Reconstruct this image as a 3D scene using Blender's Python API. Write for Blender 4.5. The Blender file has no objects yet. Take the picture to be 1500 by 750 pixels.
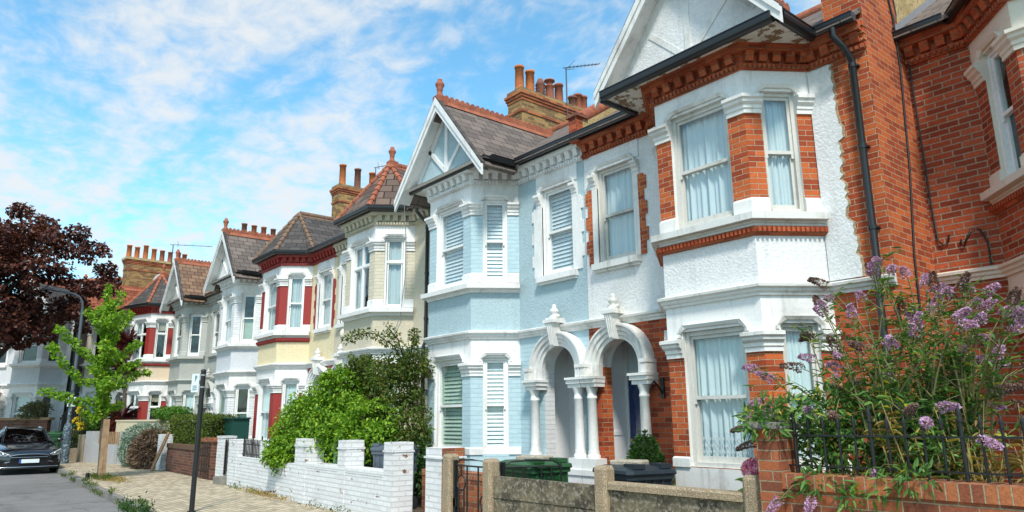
import bpy, math, random
import numpy as np
from mathutils import Vector, Matrix
rng = random.Random(7)
NR = np.random.default_rng(11)
PI = math.pi
sc = bpy.context.scene
col = sc.collection

# ------------------------------------------------------------------ materials
MATS = {}
def _new(name):
    m = bpy.data.materials.new(name); m.use_nodes = True
    nt = m.node_tree; nt.nodes.clear()
    out = nt.nodes.new('ShaderNodeOutputMaterial')
    return m, nt, out
def N(nt, t, **kw):
    n = nt.nodes.new(t)
    for k, v in kw.items():
        if k in n.inputs: n.inputs[k].default_value = v
        else: setattr(n, k, v)
    return n
def L(nt, a, ao, b, bi): nt.links.new(a.outputs[ao], b.inputs[bi])
def c4(c): return (c[0], c[1], c[2], 1.0)
def mixc(nt, fac, a, b, mode='MIX'):
    """colour mix; fac/a/b are floats, colours or (node, output) pairs"""
    n = nt.nodes.new('ShaderNodeMix'); n.data_type = 'RGBA'; n.blend_type = mode
    for idx, v in ((0, fac), (6, a), (7, b)):
        if isinstance(v, tuple) and hasattr(v[0], 'outputs'): nt.links.new(v[0].outputs[v[1]], n.inputs[idx])
        elif idx == 0: n.inputs[0].default_value = v
        else: n.inputs[idx].default_value = c4(v)
    return (n, 2)
def ramp(nt, src, lo, hi, a=0.0, b=1.0):
    n = N(nt, 'ShaderNodeMapRange'); n.inputs['From Min'].default_value = lo; n.inputs['From Max'].default_value = hi
    n.inputs['To Min'].default_value = a; n.inputs['To Max'].default_value = b
    nt.links.new(src[0].outputs[src[1]], n.inputs['Value']); return (n, 0)
def pos(nt, sx=1, sy=1, sz=1):
    g = N(nt, 'ShaderNodeNewGeometry'); m = N(nt, 'ShaderNodeMapping'); m.inputs['Scale'].default_value = (sx, sy, sz)
    L(nt, g, 'Position', m, 'Vector'); return m
def noise(nt, vec, scale, detail=4, rough=.55):
    n = N(nt, 'ShaderNodeTexNoise', Scale=scale, Detail=detail, Roughness=rough)
    if vec is not None: nt.links.new(vec.outputs[0], n.inputs['Vector'])
    return (n, 0)
def bsdf(nt, out, color, rough=.7, spec=.5, metal=0.0, coat=0.0, normal=None):
    b = N(nt, 'ShaderNodeBsdfPrincipled', Roughness=rough, Metallic=metal)
    b.inputs['Specular IOR Level'].default_value = spec
    b.inputs['Coat Weight'].default_value = coat
    if isinstance(color, tuple) and hasattr(color[0], 'outputs'): nt.links.new(color[0].outputs[color[1]], b.inputs['Base Color'])
    else: b.inputs['Base Color'].default_value = c4(color)
    if normal is not None: nt.links.new(normal.outputs[0], b.inputs['Normal'])
    L(nt, b, 0, out, 0); return b
def bump(nt, h, dist, strength=1.0):
    b = N(nt, 'ShaderNodeBump', Strength=strength, Distance=dist)
    nt.links.new(h[0].outputs[h[1]], b.inputs['Height']); return b
def dirty(nt, color, amount=.35, dirt=(.16, .13, .09), streak=True):
    """grime patches and rain streaks on a base colour"""
    a = noise(nt, pos(nt), 1.3, 6, .65)
    f = ramp(nt, a, .52, .75, 0, amount)
    cc = mixc(nt, f, color, dirt)
    if streak:
        s = noise(nt, pos(nt, 9, 9, .7), 1.0, 4, .6)
        f2 = ramp(nt, s, .56, .8, 0, amount)
        cc = mixc(nt, f2, cc, dirt)
    fine = noise(nt, pos(nt), 26, 3, .6)
    f3 = ramp(nt, fine, .3, .75, .93, 1.04)
    return mixc(nt, 1.0, cc, (f3[0], f3[1]), 'MULTIPLY')

def m_paint(name, color, rough=.55, dirt=.3, bmp=.002):
    if name in MATS: return MATS[name]
    m, nt, out = _new(name)
    cc = dirty(nt, color, dirt)
    b = bump(nt, noise(nt, pos(nt), 45, 3), bmp, .6)
    bsdf(nt, out, cc, rough, .4, normal=b); MATS[name] = m; return m
def m_peel(name, color, under, thr=.54):
    """old paint flaking off in ragged patches"""
    if name in MATS: return MATS[name]
    m, nt, out = _new(name)
    nz = noise(nt, pos(nt, 1, 1, 1), 5.5, 8, .68); f = ramp(nt, nz, thr, thr + .02)
    cc = mixc(nt, f, dirty(nt, color, .5), under)
    b = bump(nt, f, -.004, 1.0); bsdf(nt, out, cc, .7, .2, normal=b); MATS[name] = m; return m
def m_render(name, color, scale=38, depth=.0055, dirt=.22):
    """pebble-dash / roughcast"""
    if name in MATS: return MATS[name]
    m, nt, out = _new(name)
    p = pos(nt)
    v = N(nt, 'ShaderNodeTexVoronoi', Scale=scale); v.feature = 'SMOOTH_F1'
    nz = noise(nt, p, scale * .9, 4, .7)
    w = N(nt, 'ShaderNodeVectorMath', operation='ADD'); nt.links.new(p.outputs[0], w.inputs[0]); nt.links.new(nz[0].outputs[1], w.inputs[1])
    sc_ = N(nt, 'ShaderNodeVectorMath', operation='SCALE'); sc_.inputs[3].default_value = .05
    nt.links.new(nz[0].outputs[1], sc_.inputs[0]); nt.links.new(sc_.outputs[0], w.inputs[1])
    nt.links.new(w.outputs[0], v.inputs['Vector'])
    h = N(nt, 'ShaderNodeMath', operation='MULTIPLY_ADD'); nt.links.new(v.outputs[0], h.inputs[0]); h.inputs[1].default_value = 1.0
    nt.links.new(nz[0].outputs[0], h.inputs[2])
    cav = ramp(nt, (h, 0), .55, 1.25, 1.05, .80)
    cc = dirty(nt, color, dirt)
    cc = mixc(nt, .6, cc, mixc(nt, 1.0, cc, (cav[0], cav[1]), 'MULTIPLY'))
    b = bump(nt, (h, 0), -depth, 1.0)
    bsdf(nt, out, cc, .85, .2, normal=b); MATS[name] = m; return m
def m_brick(name, c1, c2, mortar, bw=.225, rh=.075, ms=.006, depth=.012, var=.5, dirt=.35, dark=(.05, .03, .025), offs=.5, rough=.85, squash=1.0, freq=2, chips=None):
    if name in MATS: return MATS[name]
    m, nt, out = _new(name)
    uv = N(nt, 'ShaderNodeUVMap')
    # slight waviness so that courses are not ruled
    wob = noise(nt, uv, 3.0, 2)
    sc_ = N(nt, 'ShaderNodeVectorMath', operation='SCALE'); sc_.inputs[3].default_value = .008
    nt.links.new(wob[0].outputs[1], sc_.inputs[0])
    ad = N(nt, 'ShaderNodeVectorMath', operation='ADD'); L(nt, uv, 0, ad, 0); L(nt, sc_, 0, ad, 1)
    t = N(nt, 'ShaderNodeTexBrick', Scale=1.0); t.offset = offs; t.squash = squash; t.squash_frequency = freq
    t.inputs['Color1'].default_value = c4(c1); t.inputs['Color2'].default_value = c4(c2); t.inputs['Mortar'].default_value = c4(mortar)
    t.inputs['Mortar Size'].default_value = ms; t.inputs['Mortar Smooth'].default_value = .25
    t.inputs['Brick Width'].default_value = bw; t.inputs['Row Height'].default_value = rh
    nt.links.new(ad.outputs[0], t.inputs['Vector'])
    # same bond again in grey values: one random tone for each brick
    t2 = N(nt, 'ShaderNodeTexBrick', Scale=1.0); t2.offset = offs; t2.squash = squash; t2.squash_frequency = freq
    for k_, v_ in (('Color1', (0, 0, 0, 1)), ('Color2', (1, 1, 1, 1)), ('Mortar', (.5, .5, .5, 1)), ('Mortar Size', 0.0), ('Brick Width', bw), ('Row Height', rh)): t2.inputs[k_].default_value = v_
    nt.links.new(ad.outputs[0], t2.inputs['Vector'])
    cr = N(nt, 'ShaderNodeValToRGB'); e = cr.color_ramp.elements; k2 = var * .32
    e[0].color = c4([v * (1 - k2) for v in c2]); e[1].color = c4([min(.95, v * (1 + k2 * .35)) for v in c1])
    x_ = e.new(.35); x_.color = c4(c2); x_ = e.new(.68); x_.color = c4(c1)
    L(nt, t2, 0, cr, 0)
    bm_ = mixc(nt, (t, 1), (cr, 0), mortar)
    if chips:
        cn = noise(nt, pos(nt, 1, 1, 2.2), 3.1, 7, .7); bm_ = mixc(nt, ramp(nt, cn, .615, .64), bm_, chips)
    big = noise(nt, pos(nt), 2.2, 5, .6)
    cc = mixc(nt, ramp(nt, big, .48, .8, 0, dirt), bm_, dark)
    fine = noise(nt, pos(nt), 55, 4, .7)
    cc = mixc(nt, 1.0, cc, ramp(nt, fine, .25, .8, 1 - var * .5, 1 + var * .35), 'MULTIPLY')
    h = N(nt, 'ShaderNodeMath', operation='MULTIPLY_ADD'); L(nt, t, 1, h, 0); h.inputs[1].default_value = -1.0
    fh = ramp(nt, fine, 0, 1, 0, .45); nt.links.new(fh[0].outputs[0], h.inputs[2])
    b = bump(nt, (h, 0), depth, 1.0)
    bsdf(nt, out, cc, rough, .25, normal=b); MATS[name] = m; return m
def m_plain(name, color, rough=.5, spec=.5, metal=0.0, var=.12, nscale=14, bmp=0.0, coat=0.0):
    if name in MATS: return MATS[name]
    m, nt, out = _new(name)
    nz = noise(nt, pos(nt), nscale, 5, .6)
    cc = mixc(nt, 1.0, color, ramp(nt, nz, .25, .8, 1 - var, 1 + var), 'MULTIPLY')
    b = bump(nt, noise(nt, pos(nt), nscale * 4, 3), bmp, 1.0) if bmp else None
    bsdf(nt, out, cc, rough, spec, metal, coat, b); MATS[name] = m; return m
def m_mottle(name, c1, c2, c3, scale=6, fine=60, rough=.9, bmp=.01, lo=.42, hi=.62):
    """two-scale mottled stuff: aggregate, soil, asphalt, weathered concrete"""
    if name in MATS: return MATS[name]
    m, nt, out = _new(name)
    p = pos(nt)
    a = noise(nt, p, scale, 6, .65); f = noise(nt, p, fine, 3, .7)
    cc = mixc(nt, ramp(nt, a, lo, hi), c1, c2)
    cc = mixc(nt, ramp(nt, f, .5, .62), cc, c3)
    b = bump(nt, f, bmp, 1.0)
    bsdf(nt, out, cc, rough, .25, normal=b); MATS[name] = m; return m
def m_glass(name='window_glass', tint=(.90, .965, .975), ior=1.75):
    if name in MATS: return MATS[name]
    m, nt, out = _new(name)
    f = N(nt, 'ShaderNodeFresnel', IOR=ior)
    gb = N(nt, 'ShaderNodeNewGeometry'); mi = ramp(nt, (gb, 6), 0, 1, ior, 1 / ior)      # a thin pane: the same reflection from both of its sides
    nt.links.new(mi[0].outputs[0], f.inputs['IOR'])
    wv = bump(nt, noise(nt, pos(nt), 2.2, 1), .012, 1.0); nt.links.new(wv.outputs[0], f.inputs['Normal'])
    t = N(nt, 'ShaderNodeBsdfTransparent'); t.inputs[0].default_value = c4(tint)
    g = N(nt, 'ShaderNodeBsdfGlossy', Roughness=.015); g.inputs[0].default_value = (.95, .97, 1, 1)
    nt.links.new(wv.outputs[0], g.inputs['Normal'])
    mx = N(nt, 'ShaderNodeMixShader'); L(nt, f, 0, mx, 0); L(nt, t, 0, mx, 1); L(nt, g, 0, mx, 2)
    L(nt, mx, 0, out, 0); MATS[name] = m; return m
def m_cloth(name, color, trans=.45):
    if name in MATS: return MATS[name]
    m, nt, out = _new(name)
    d = N(nt, 'ShaderNodeBsdfDiffuse'); d.inputs[0].default_value = c4(color)
    t = N(nt, 'ShaderNodeBsdfTranslucent'); t.inputs[0].default_value = c4(color)
    mx = N(nt, 'ShaderNodeMixShader'); mx.inputs[0].default_value = trans
    L(nt, d, 0, mx, 1); L(nt, t, 0, mx, 2); L(nt, mx, 0, out, 0); MATS[name] = m; return m
def m_leaf(name, c1, c2, c3=None, trans=.35, rough=.5, spec=.3):
    """leaf colour varies from leaf to leaf"""
    if name in MATS: return MATS[name]
    m, nt, out = _new(name)
    g = N(nt, 'ShaderNodeNewGeometry')
    cr = N(nt, 'ShaderNodeValToRGB'); e = cr.color_ramp.elements
    e[0].color = c4(c1); e[1].color = c4(c2); e[1].position = .75 if c3 else 1.0
    if c3:
        x = e.new(1.0); x.color = c4(c3)
    L(nt, g, 'Random Per Island', cr, 0)
    b = N(nt, 'ShaderNodeBsdfPrincipled', Roughness=rough); b.inputs['Specular IOR Level'].default_value = spec
    L(nt, cr, 0, b, 'Base Color')
    t = N(nt, 'ShaderNodeBsdfTranslucent')
    tc = mixc(nt, 1.0, (cr, 0), (1.3, 1.25, .6), 'MULTIPLY'); nt.links.new(tc[0].outputs[2], t.inputs[0])
    mx = N(nt, 'ShaderNodeMixShader'); mx.inputs[0].default_value = trans
    L(nt, b, 0, mx, 1); L(nt, t, 0, mx, 2); L(nt, mx, 0, out, 0); MATS[name] = m; return m

# ------------------------------------------------------------------ mesh collector
class MB:
    def __init__(s): s.v = []; s.f = []; s.m = []; s.sm = []; s.slots = []
    def _s(s, mat):
        if mat not in s.slots: s.slots.append(mat)
        return s.slots.index(mat)
    def poly(s, pts, mat, smooth=False):
        k = len(s.v); s.v += [tuple(p) for p in pts]; s.f.append(tuple(range(k, k + len(pts)))); s.m.append(s._s(mat)); s.sm.append(smooth)
    def grid(s, rows, mat, smooth=True, closed=False):
        """rows: equal-length lists of points, shared vertices"""
        k = len(s.v); n = len(rows[0]); i = s._s(mat)
        for r in rows: s.v += [tuple(p) for p in r]
        for a in range(len(rows) - 1):
            for b in range(n if closed else n - 1):
                c = (b + 1) % n
                s.f.append((k + a * n + b, k + a * n + c, k + (a + 1) * n + c, k + (a + 1) * n + b)); s.m.append(i); s.sm.append(smooth)
    def hexa(s, p, mat):
        """p: 8 points, bottom ring ccw then top ring"""
        for q in ((3, 2, 1, 0), (4, 5, 6, 7), (0, 1, 5, 4), (1, 2, 6, 5), (2, 3, 7, 6), (3, 0, 4, 7)): s.poly([p[i] for i in q], mat)
    def box(s, x0, x1, y0, y1, z0, z1, mat, j=0.0):
        p = [(x0, y0, z0), (x1, y0, z0), (x1, y1, z0), (x0, y1, z0), (x0, y0, z1), (x1, y0, z1), (x1, y1, z1), (x0, y1, z1)]
        if j: p = [tuple(c + rng.uniform(-j, j) for c in q) for q in p]
        s.hexa(p, mat)
    def bev(s, x0, x1, y0, y1, z0, z1, mat, b=.01):
        """box with chamfered top edges and vertical corners"""
        def ring(i, z): return [(x0 + i, y0 + b, z), (x0 + b, y0 + i, z), (x1 - b, y0 + i, z), (x1 - i, y0 + b, z), (x1 - i, y1 - b, z), (x1 - b, y1 - i, z), (x0 + b, y1 - i, z), (x0 + i, y1 - b, z)]
        r = [ring(0, z0), ring(0, z1 - b), ring(b * .8, z1)]
        s.grid(r, mat, smooth=False, closed=True); s.poly(r[-1], mat); s.poly(r[0][::-1], mat)
    def prism(s, pts, off, mat, caps=True):
        off = Vector(off); a = [Vector(p) for p in pts]; b = [p + off for p in a]; n = len(a)
        for i in range(n):
            j = (i + 1) % n; s.poly([a[i], a[j], b[j], b[i]], mat)
        if caps: s.poly(a[::-1], mat); s.poly(b, mat)
    def tube(s, path, r, mat, n=8, caps=True):
        P = [Vector(p) for p in path]; R = r if isinstance(r, (list, tuple)) else [r] * len(P)
        rows = []; ref = None
        for i, p in enumerate(P):
            t = (P[min(i + 1, len(P) - 1)] - P[max(i - 1, 0)])
            if t.length < 1e-9: t = Vector((0, 0, 1))
            t.normalize()
            if ref is None:
                ref = Vector((0, 0, 1)) if abs(t.z) < .9 else Vector((1, 0, 0))
            u = t.cross(ref)
            if u.length < 1e-6: u = t.orthogonal()
            u.normalize(); w = u.cross(t).normalized(); ref = w if False else ref
            rows.append([p + (u * math.cos(2 * PI * k / n) + w * math.sin(2 * PI * k / n)) * R[i] for k in range(n)])
        s.grid(rows, mat, True, True)
        if caps: s.poly(rows[0], mat); s.poly(rows[-1][::-1], mat)
    def lathe(s, c, prof, mat, n=14, smooth=True):
        rows = [[(c[0] + r * math.cos(2 * PI * k / n), c[1] + r * math.sin(2 * PI * k / n), c[2] + z) for k in range(n)] for r, z in prof]
        if smooth == 'seg':
            for a, b in zip(rows, rows[1:]): s.grid([a, b], mat, True, True)
        else: s.grid(rows, mat, smooth, True)
        if prof[-1][0] > 1e-4: s.poly(rows[-1], mat)
        if prof[0][0] > 1e-4: s.poly(rows[0][::-1], mat)
    def ball(s, c, r, mat, n=10, sq=(1, 1, 1)):
        rows = []
        for i in range(n // 2 + 1):
            a = -PI / 2 + PI * i / (n // 2)
            rows.append([(c[0] + sq[0] * r * math.cos(a) * math.cos(2 * PI * k / n), c[1] + sq[1] * r * math.cos(a) * math.sin(2 * PI * k / n), c[2] + sq[2] * r * math.sin(a)) for k in range(n)])
        s.grid(rows, mat, True, True)
    def sweep(s, plan, prof, mat, zoff=0.0):
        """mitred moulding: plan (x, y) points left to right seen from outside, prof (out, z) bottom to top"""
        P = [Vector(p) for p in plan]; nn = []
        for a, b in zip(P, P[1:]):
            d = (b - a).normalized(); nn.append(Vector((d.y, -d.x)))
        M = []
        for i in range(len(P)):
            if i == 0: M.append(nn[0])
            elif i == len(P) - 1: M.append(nn[-1])
            else: M.append((nn[i - 1] + nn[i]) / (1 + nn[i - 1].dot(nn[i])))
        pt = lambda i, q: (P[i].x + M[i].x * q[0], P[i].y + M[i].y * q[0], q[1] + zoff)
        for i in range(len(P) - 1):
            for a, b in zip(prof, prof[1:]): s.poly([pt(i, a), pt(i + 1, a), pt(i + 1, b), pt(i, b)], mat)
        s.poly([pt(0, q) for q in prof][::-1], mat); s.poly([pt(len(P) - 1, q) for q in prof], mat)
    def panel(s, p0, p1, bands, holes=(), depth=.14, mr=None, u_range=None):
        """upright wall sheet from p0 to p1 with rectangular openings (u0,u1,v0,v1) and reveals; bands (v0, v1, material)"""
        a = Vector((p0[0], p0[1], 0)); d = Vector((p1[0] - p0[0], p1[1] - p0[1], 0)); ln = d.length; d.normalize(); n = Vector((d.y, -d.x, 0))
        us = sorted({0.0, ln} | {h[0] for h in holes} | {h[1] for h in holes})
        vs = sorted({b[0] for b in bands} | {bands[-1][1]} | {h[2] for h in holes} | {h[3] for h in holes})
        q = lambda u, v, w=0.0: a + d * u + Vector((0, 0, v)) - n * w
        for u0, u1 in zip(us, us[1:]):
            for v0, v1 in zip(vs, vs[1:]):
                um, vm = (u0 + u1) / 2, (v0 + v1) / 2
                if any(h[0] < um < h[1] and h[2] < vm < h[3] for h in holes): continue
                mt = next((b[2] for b in bands if b[0] <= vm <= b[1]), None)
                if mt: s.poly([q(u0, v0), q(u1, v0), q(u1, v1), q(u0, v1)], mt)
        for h in holes:
            mt = mr or bands[0][2]
            u0, u1, v0, v1 = h
            s.poly([q(u0, v0), q(u0, v1), q(u0, v1, depth), q(u0, v0, depth)], mt)
            s.poly([q(u1, v1), q(u1, v0), q(u1, v0, depth), q(u1, v1, depth)], mt)
            s.poly([q(u0, v1), q(u1, v1), q(u1, v1, depth), q(u0, v1, depth)], mt)
            s.poly([q(u1, v0), q(u0, v0), q(u0, v0, depth), q(u1, v0, depth)], mt)
    def build(s, name, parent=None, off=(0, 0, 0), mirror=False):
        V = np.array(s.v, dtype=float).reshape(-1, 3) - np.array(off, float)
        F = s.f
        if mirror:
            V[:, 0] *= -1; F = [f[::-1] for f in F]
        me = bpy.data.meshes.new(name); me.from_pydata(V.tolist(), [], F)
        for mt in s.slots: me.materials.append(mt)
        me.polygons.foreach_set('material_index', s.m); me.polygons.foreach_set('use_smooth', s.sm)
        uv_box(me)
        o = bpy.data.objects.new(name, me); col.objects.link(o)
        if parent is not None: o.parent = parent
        return o
def uv_box(me):
    """metre-true UVs: u along the wall, v up the slope"""
    nl = len(me.loops)
    if nl == 0: return
    uv = me.uv_layers.new(name='UVMap')
    npoly = len(me.polygons)
    nor = np.zeros(npoly * 3); me.polygons.foreach_get('normal', nor); nor = nor.reshape(-1, 3)
    tot = np.zeros(npoly, int); me.polygons.foreach_get('loop_total', tot)
    li = np.zeros(nl, int); me.loops.foreach_get('vertex_index', li)
    co = np.zeros(len(me.vertices) * 3); me.vertices.foreach_get('co', co); co = co.reshape(-1, 3)
    t = np.stack([-nor[:, 1], nor[:, 0], np.zeros(npoly)], 1); ln = np.linalg.norm(t, axis=1)
    flat = ln < .12
    t[flat] = (1, 0, 0); ln[flat] = 1; t /= ln[:, None]
    b = np.cross(nor, t); b[flat] = (0, 1, 0)
    T = np.repeat(t, tot, 0); B = np.repeat(b, tot, 0); P = co[li]
    uv.data.foreach_set('uv', np.stack([(P * T).sum(1), (P * B).sum(1)], 1).ravel())

def tag(o, label=None, cat=None, group=None, kind=None):
    if label: o['label'] = label
    if cat: o['category'] = cat
    if group: o['group'] = group
    if kind: o['kind'] = kind
    return o
def thing(name, loc, label, cat, group=None, rz=0.0):
    o = bpy.data.objects.new(name, None); col.objects.link(o)
    o.location = loc; o.rotation_euler = (0, 0, rz); o.empty_display_size = .2
    return tag(o, label, cat, group)
def struct(name, mb):
    return tag(mb.build(name), kind='structure')

# ------------------------------------------------------------------ leaves
def leaf_mesh(name, P, D, U, S, mat, wid=.45, fold=.12, droop=.1, parent=None, off=(0, 0, 0), mats2=None):
    """P positions, D directions, U up-ish normals, S lengths: every leaf its own small folded two-quad face"""
    P = np.asarray(P, float) - np.array(off, float); D = np.asarray(D, float); U = np.asarray(U, float); S = np.asarray(S, float)
    n = len(P)
    D = D / (np.linalg.norm(D, axis=1)[:, None] + 1e-9)
    W = np.cross(D, U); W /= (np.linalg.norm(W, axis=1)[:, None] + 1e-9); Nn = np.cross(W, D)
    tpl = [(0, 0, 0), (.3, .5, fold), (.68, .38, fold * .7 - droop * .4), (1, 0, -droop), (.68, -.38, fold * .7 - droop * .4), (.3, -.5, fold)]
    V = np.zeros((n, 6, 3))
    for k, (l, w, h) in enumerate(tpl): V[:, k] = P + S[:, None] * (D * l + W * (w * wid) + Nn * h)
    me = bpy.data.meshes.new(name)
    me.vertices.add(n * 6); me.vertices.foreach_set('co', V.ravel())
    base = (np.arange(n) * 6)[:, None]
    idx = np.concatenate([base + np.array([0, 1, 2, 3]), base + np.array([0, 3, 4, 5])], 1).reshape(-1)
    me.loops.add(n * 8); me.loops.foreach_set('vertex_index', idx)
    me.polygons.add(n * 2); me.polygons.foreach_set('loop_start', np.arange(n * 2) * 4)
    me.materials.append(mat)
    if mats2 is not None:
        me.materials.append(mats2[0]); mi = np.repeat(mats2[1].astype(int), 2); me.polygons.foreach_set('material_index', mi)
    me.update(calc_edges=True); me.validate()
    o = bpy.data.objects.new(name, me); col.objects.link(o)
    if parent is not None: o.parent = parent
    return o
def rdir(n): 
    v = NR.normal(size=(n, 3)); return v / np.linalg.norm(v, axis=1)[:, None]
def crown_leaves(centers, radii, n_each, size, flat=.6, outward=.6, shell=.55):
    """leaf positions in many small clumps (ellipsoids): denser towards each clump's skin"""
    P = []; D = []; U = []; S = []
    for (c, r, n) in zip(centers, radii, n_each):
        d = rdir(n); rad = (shell + (1 - shell) * NR.random(n)) ** .8
        p = np.array(c) + d * rad[:, None] * np.array(r)
        P.append(p); dd = d * outward + rdir(n) * .7 + np.array((0, 0, -.15)); D.append(dd)
        U.append(rdir(n) * (1 - flat) + np.array((0, 0, 1.0)) * flat + d * .3); S.append(size * NR.uniform(.6, 1.25, n))
    return np.concatenate(P), np.concatenate(D), np.concatenate(U), np.concatenate(S)
# ------------------------------------------------------------------ palette
WHITE = m_paint('white_paint', (.81, .80, .78), .5, .42)
WHITE_OLD = m_paint('white_paint_weathered', (.76, .75, .71), .6, .65)
CREAM = m_paint('cream_stone_paint', (.72, .66, .55), .55, .2)
FRAME = m_paint('white_joinery', (.82, .82, .80), .35, .18)
FRAME_OLD = m_paint('old_joinery', (.62, .60, .55), .5, .55)
GREYP = m_paint('grey_masonry_paint', (.47, .47, .43), .6, .2)
GREYR = m_render('grey_render', (.44, .44, .40), dirt=.2)
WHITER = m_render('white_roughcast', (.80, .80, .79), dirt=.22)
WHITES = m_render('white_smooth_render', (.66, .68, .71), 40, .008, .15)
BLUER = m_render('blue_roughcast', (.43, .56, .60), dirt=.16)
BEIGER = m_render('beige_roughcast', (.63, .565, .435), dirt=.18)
YELLOWR = m_render('yellow_render', (.83, .71, .46), 40, .01, .15)
PEACHR = m_render('peach_render', (.74, .60, .44), 40, .01, .15)
CREAMR = m_render('cream_render', (.62, .58, .46), 40, .01, .2)
RED = m_brick('red_orange_brick', (.56, .128, .036), (.41, .074, .026), (.50, .40, .27), var=.75, dirt=.3, rh=.069, bw=.215, ms=.0045)
RED_DARK = m_brick('old_red_brick', (.50, .095, .032), (.32, .055, .022), (.38, .27, .17), var=.8, dirt=.4, rh=.069, bw=.215, ms=.0045)
RED_WORN = m_brick('worn_red_brick', (.47, .092, .034), (.33, .058, .024), (.40, .29, .20), var=.8, dirt=.45, dark=(.16, .075, .05), rh=.073, bw=.22, ms=.0085)
STOCK = m_brick('yellow_stock_brick', (.42, .25, .09), (.26, .14, .055), (.42, .34, .22), var=.8, dirt=.6)
STOCK_RED = m_brick('chimney_red_band', (.50, .16, .06), (.36, .10, .045), (.3, .22, .15), var=.6, dirt=.4)
BLUEB = m_brick('blue_painted_brick', (.47, .62, .67), (.45, .60, .65), (.49, .64, .69), depth=.008, var=.12, dirt=.06, dark=(.3, .4, .45))
WHITEB = m_brick('white_painted_brick', (.77, .77, .77), (.74, .74, .75), (.70, .70, .70), depth=.012, var=.12, dirt=.12, dark=(.45, .40, .34))
GREYB = m_brick('grey_painted_brick', (.47, .47, .43), (.46, .46, .42), (.44, .44, .40), depth=.008, var=.12, dirt=.08, dark=(.3, .3, .27))
BEIGEB = m_brick('beige_painted_brick', (.66, .60, .47), (.64, .58, .455), (.62, .56, .44), depth=.008, var=.12, dirt=.08, dark=(.35, .3, .2))
REDP = m_paint('oxblood_paint', (.30, .028, .022), .5, .15)
REDC = m_brick('red_cornice_brick', (.50, .115, .045), (.40, .075, .03), (.30, .16, .09), var=.6, dirt=.3)
BEIGEP = m_paint('beige_paint', (.58, .52, .39), .6, .3)
BLACK = m_plain('black_gutter_plastic', (.014, .015, .017), .3, .5)
IRON = m_plain('black_painted_iron', (.012, .012, .013), .42, .5)
SLATE = m_brick('brown_grey_slates', (.21, .165, .14), (.155, .125, .11), (.03, .026, .025), bw=.30, rh=.19, ms=.007, depth=.02, var=.5, dirt=.3, dark=(.09, .07, .05), rough=.75)
SLATE_DK = m_brick('dark_grey_slates', (.105, .092, .085), (.075, .067, .064), (.025, .022, .022), bw=.30, rh=.19, ms=.007, depth=.02, var=.5, dirt=.3, dark=(.06, .05, .04), rough=.75)
TILE_BR = m_brick('brown_concrete_tiles', (.20, .138, .11), (.14, .098, .08), (.04, .025, .02), bw=.33, rh=.27, ms=.014, depth=.04, var=.5, dirt=.35, dark=(.10, .07, .05))
TILE_TAN = m_brick('tan_clay_tiles', (.27, .165, .105), (.20, .115, .075), (.06, .04, .03), bw=.27, rh=.2, ms=.01, depth=.03, var=.5, dirt=.35, dark=(.12, .08, .05))
TILE_RED = m_brick('red_clay_tiles', (.33, .10, .05), (.25, .07, .035), (.06, .03, .02), bw=.27, rh=.2, ms=.01, depth=.03, var=.5, dirt=.35, dark=(.12, .06, .04))
TERRA = m_mottle('terracotta', (.40, .135, .07), (.28, .085, .05), (.24, .09, .06), 5, 40, .8, .008)
TERRA_OR = m_mottle('orange_chimney_clay', (.58, .19, .05), (.45, .13, .045), (.30, .10, .05), 4, 40, .75, .006)
TERRA_DK = m_mottle('sooty_clay', (.22, .09, .06), (.12, .055, .04), (.30, .12, .07), 6, 40, .8, .008)
BUFF_RIDGE = m_mottle('lichened_ridge_clay', (.24, .15, .10), (.18, .11, .075), (.13, .085, .06), 8, 40, .9, .008)
LEAD = m_plain('lead_flashing', (.32, .33, .35), .55, .4, .3)
GLASS = m_glass()
NET = m_cloth('net_curtain', (.70, .76, .77), .10)
DRAPE = m_cloth('pale_curtain', (.58, .63, .63), .08)
SLAT = m_plain('blind_slat_white', (.70, .74, .75), .45, .4, .04)
SLAT_G = m_plain('blind_slat_pale_green', (.56, .66, .55), .45, .4, .04)
DARKCLOTH = m_cloth('dark_curtain', (.05, .035, .03), .1)
TANBLIND = m_cloth('tan_blind', (.55, .46, .33), .3)
GREENCLOTH = m_cloth('green_curtain', (.07, .20, .11), .2)
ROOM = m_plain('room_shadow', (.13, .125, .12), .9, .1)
PORCHW = m_paint('porch_white', (.86, .86, .86), .5, .08)
DOOR_BLUE = m_plain('blue_gloss_door', (.008, .03, .14), .22, .5, .1, coat=.4)
DOOR_BLACK = m_plain('black_gloss_door', (.02, .018, .02), .22, .5, .1, coat=.4)
DOOR_GREY = m_plain('grey_gloss_door', (.10, .11, .12), .25, .5, .1)
BRASS = m_plain('brass', (.55, .38, .14), .3, .5, 1.0)
CONC_STEP = m_mottle('step_concrete', (.30, .28, .25), (.22, .2, .17), (.15, .14, .12), 5, 70)
AERIAL = m_plain('aerial_metal', (.10, .10, .11), .4, .5, .6)
CREAM_SIDE = m_mottle('ochre_stained_render', (.56, .43, .22), (.42, .31, .14), (.25, .18, .10), 2.2, 30, .9, .006)

E_Y = 8.0
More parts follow.
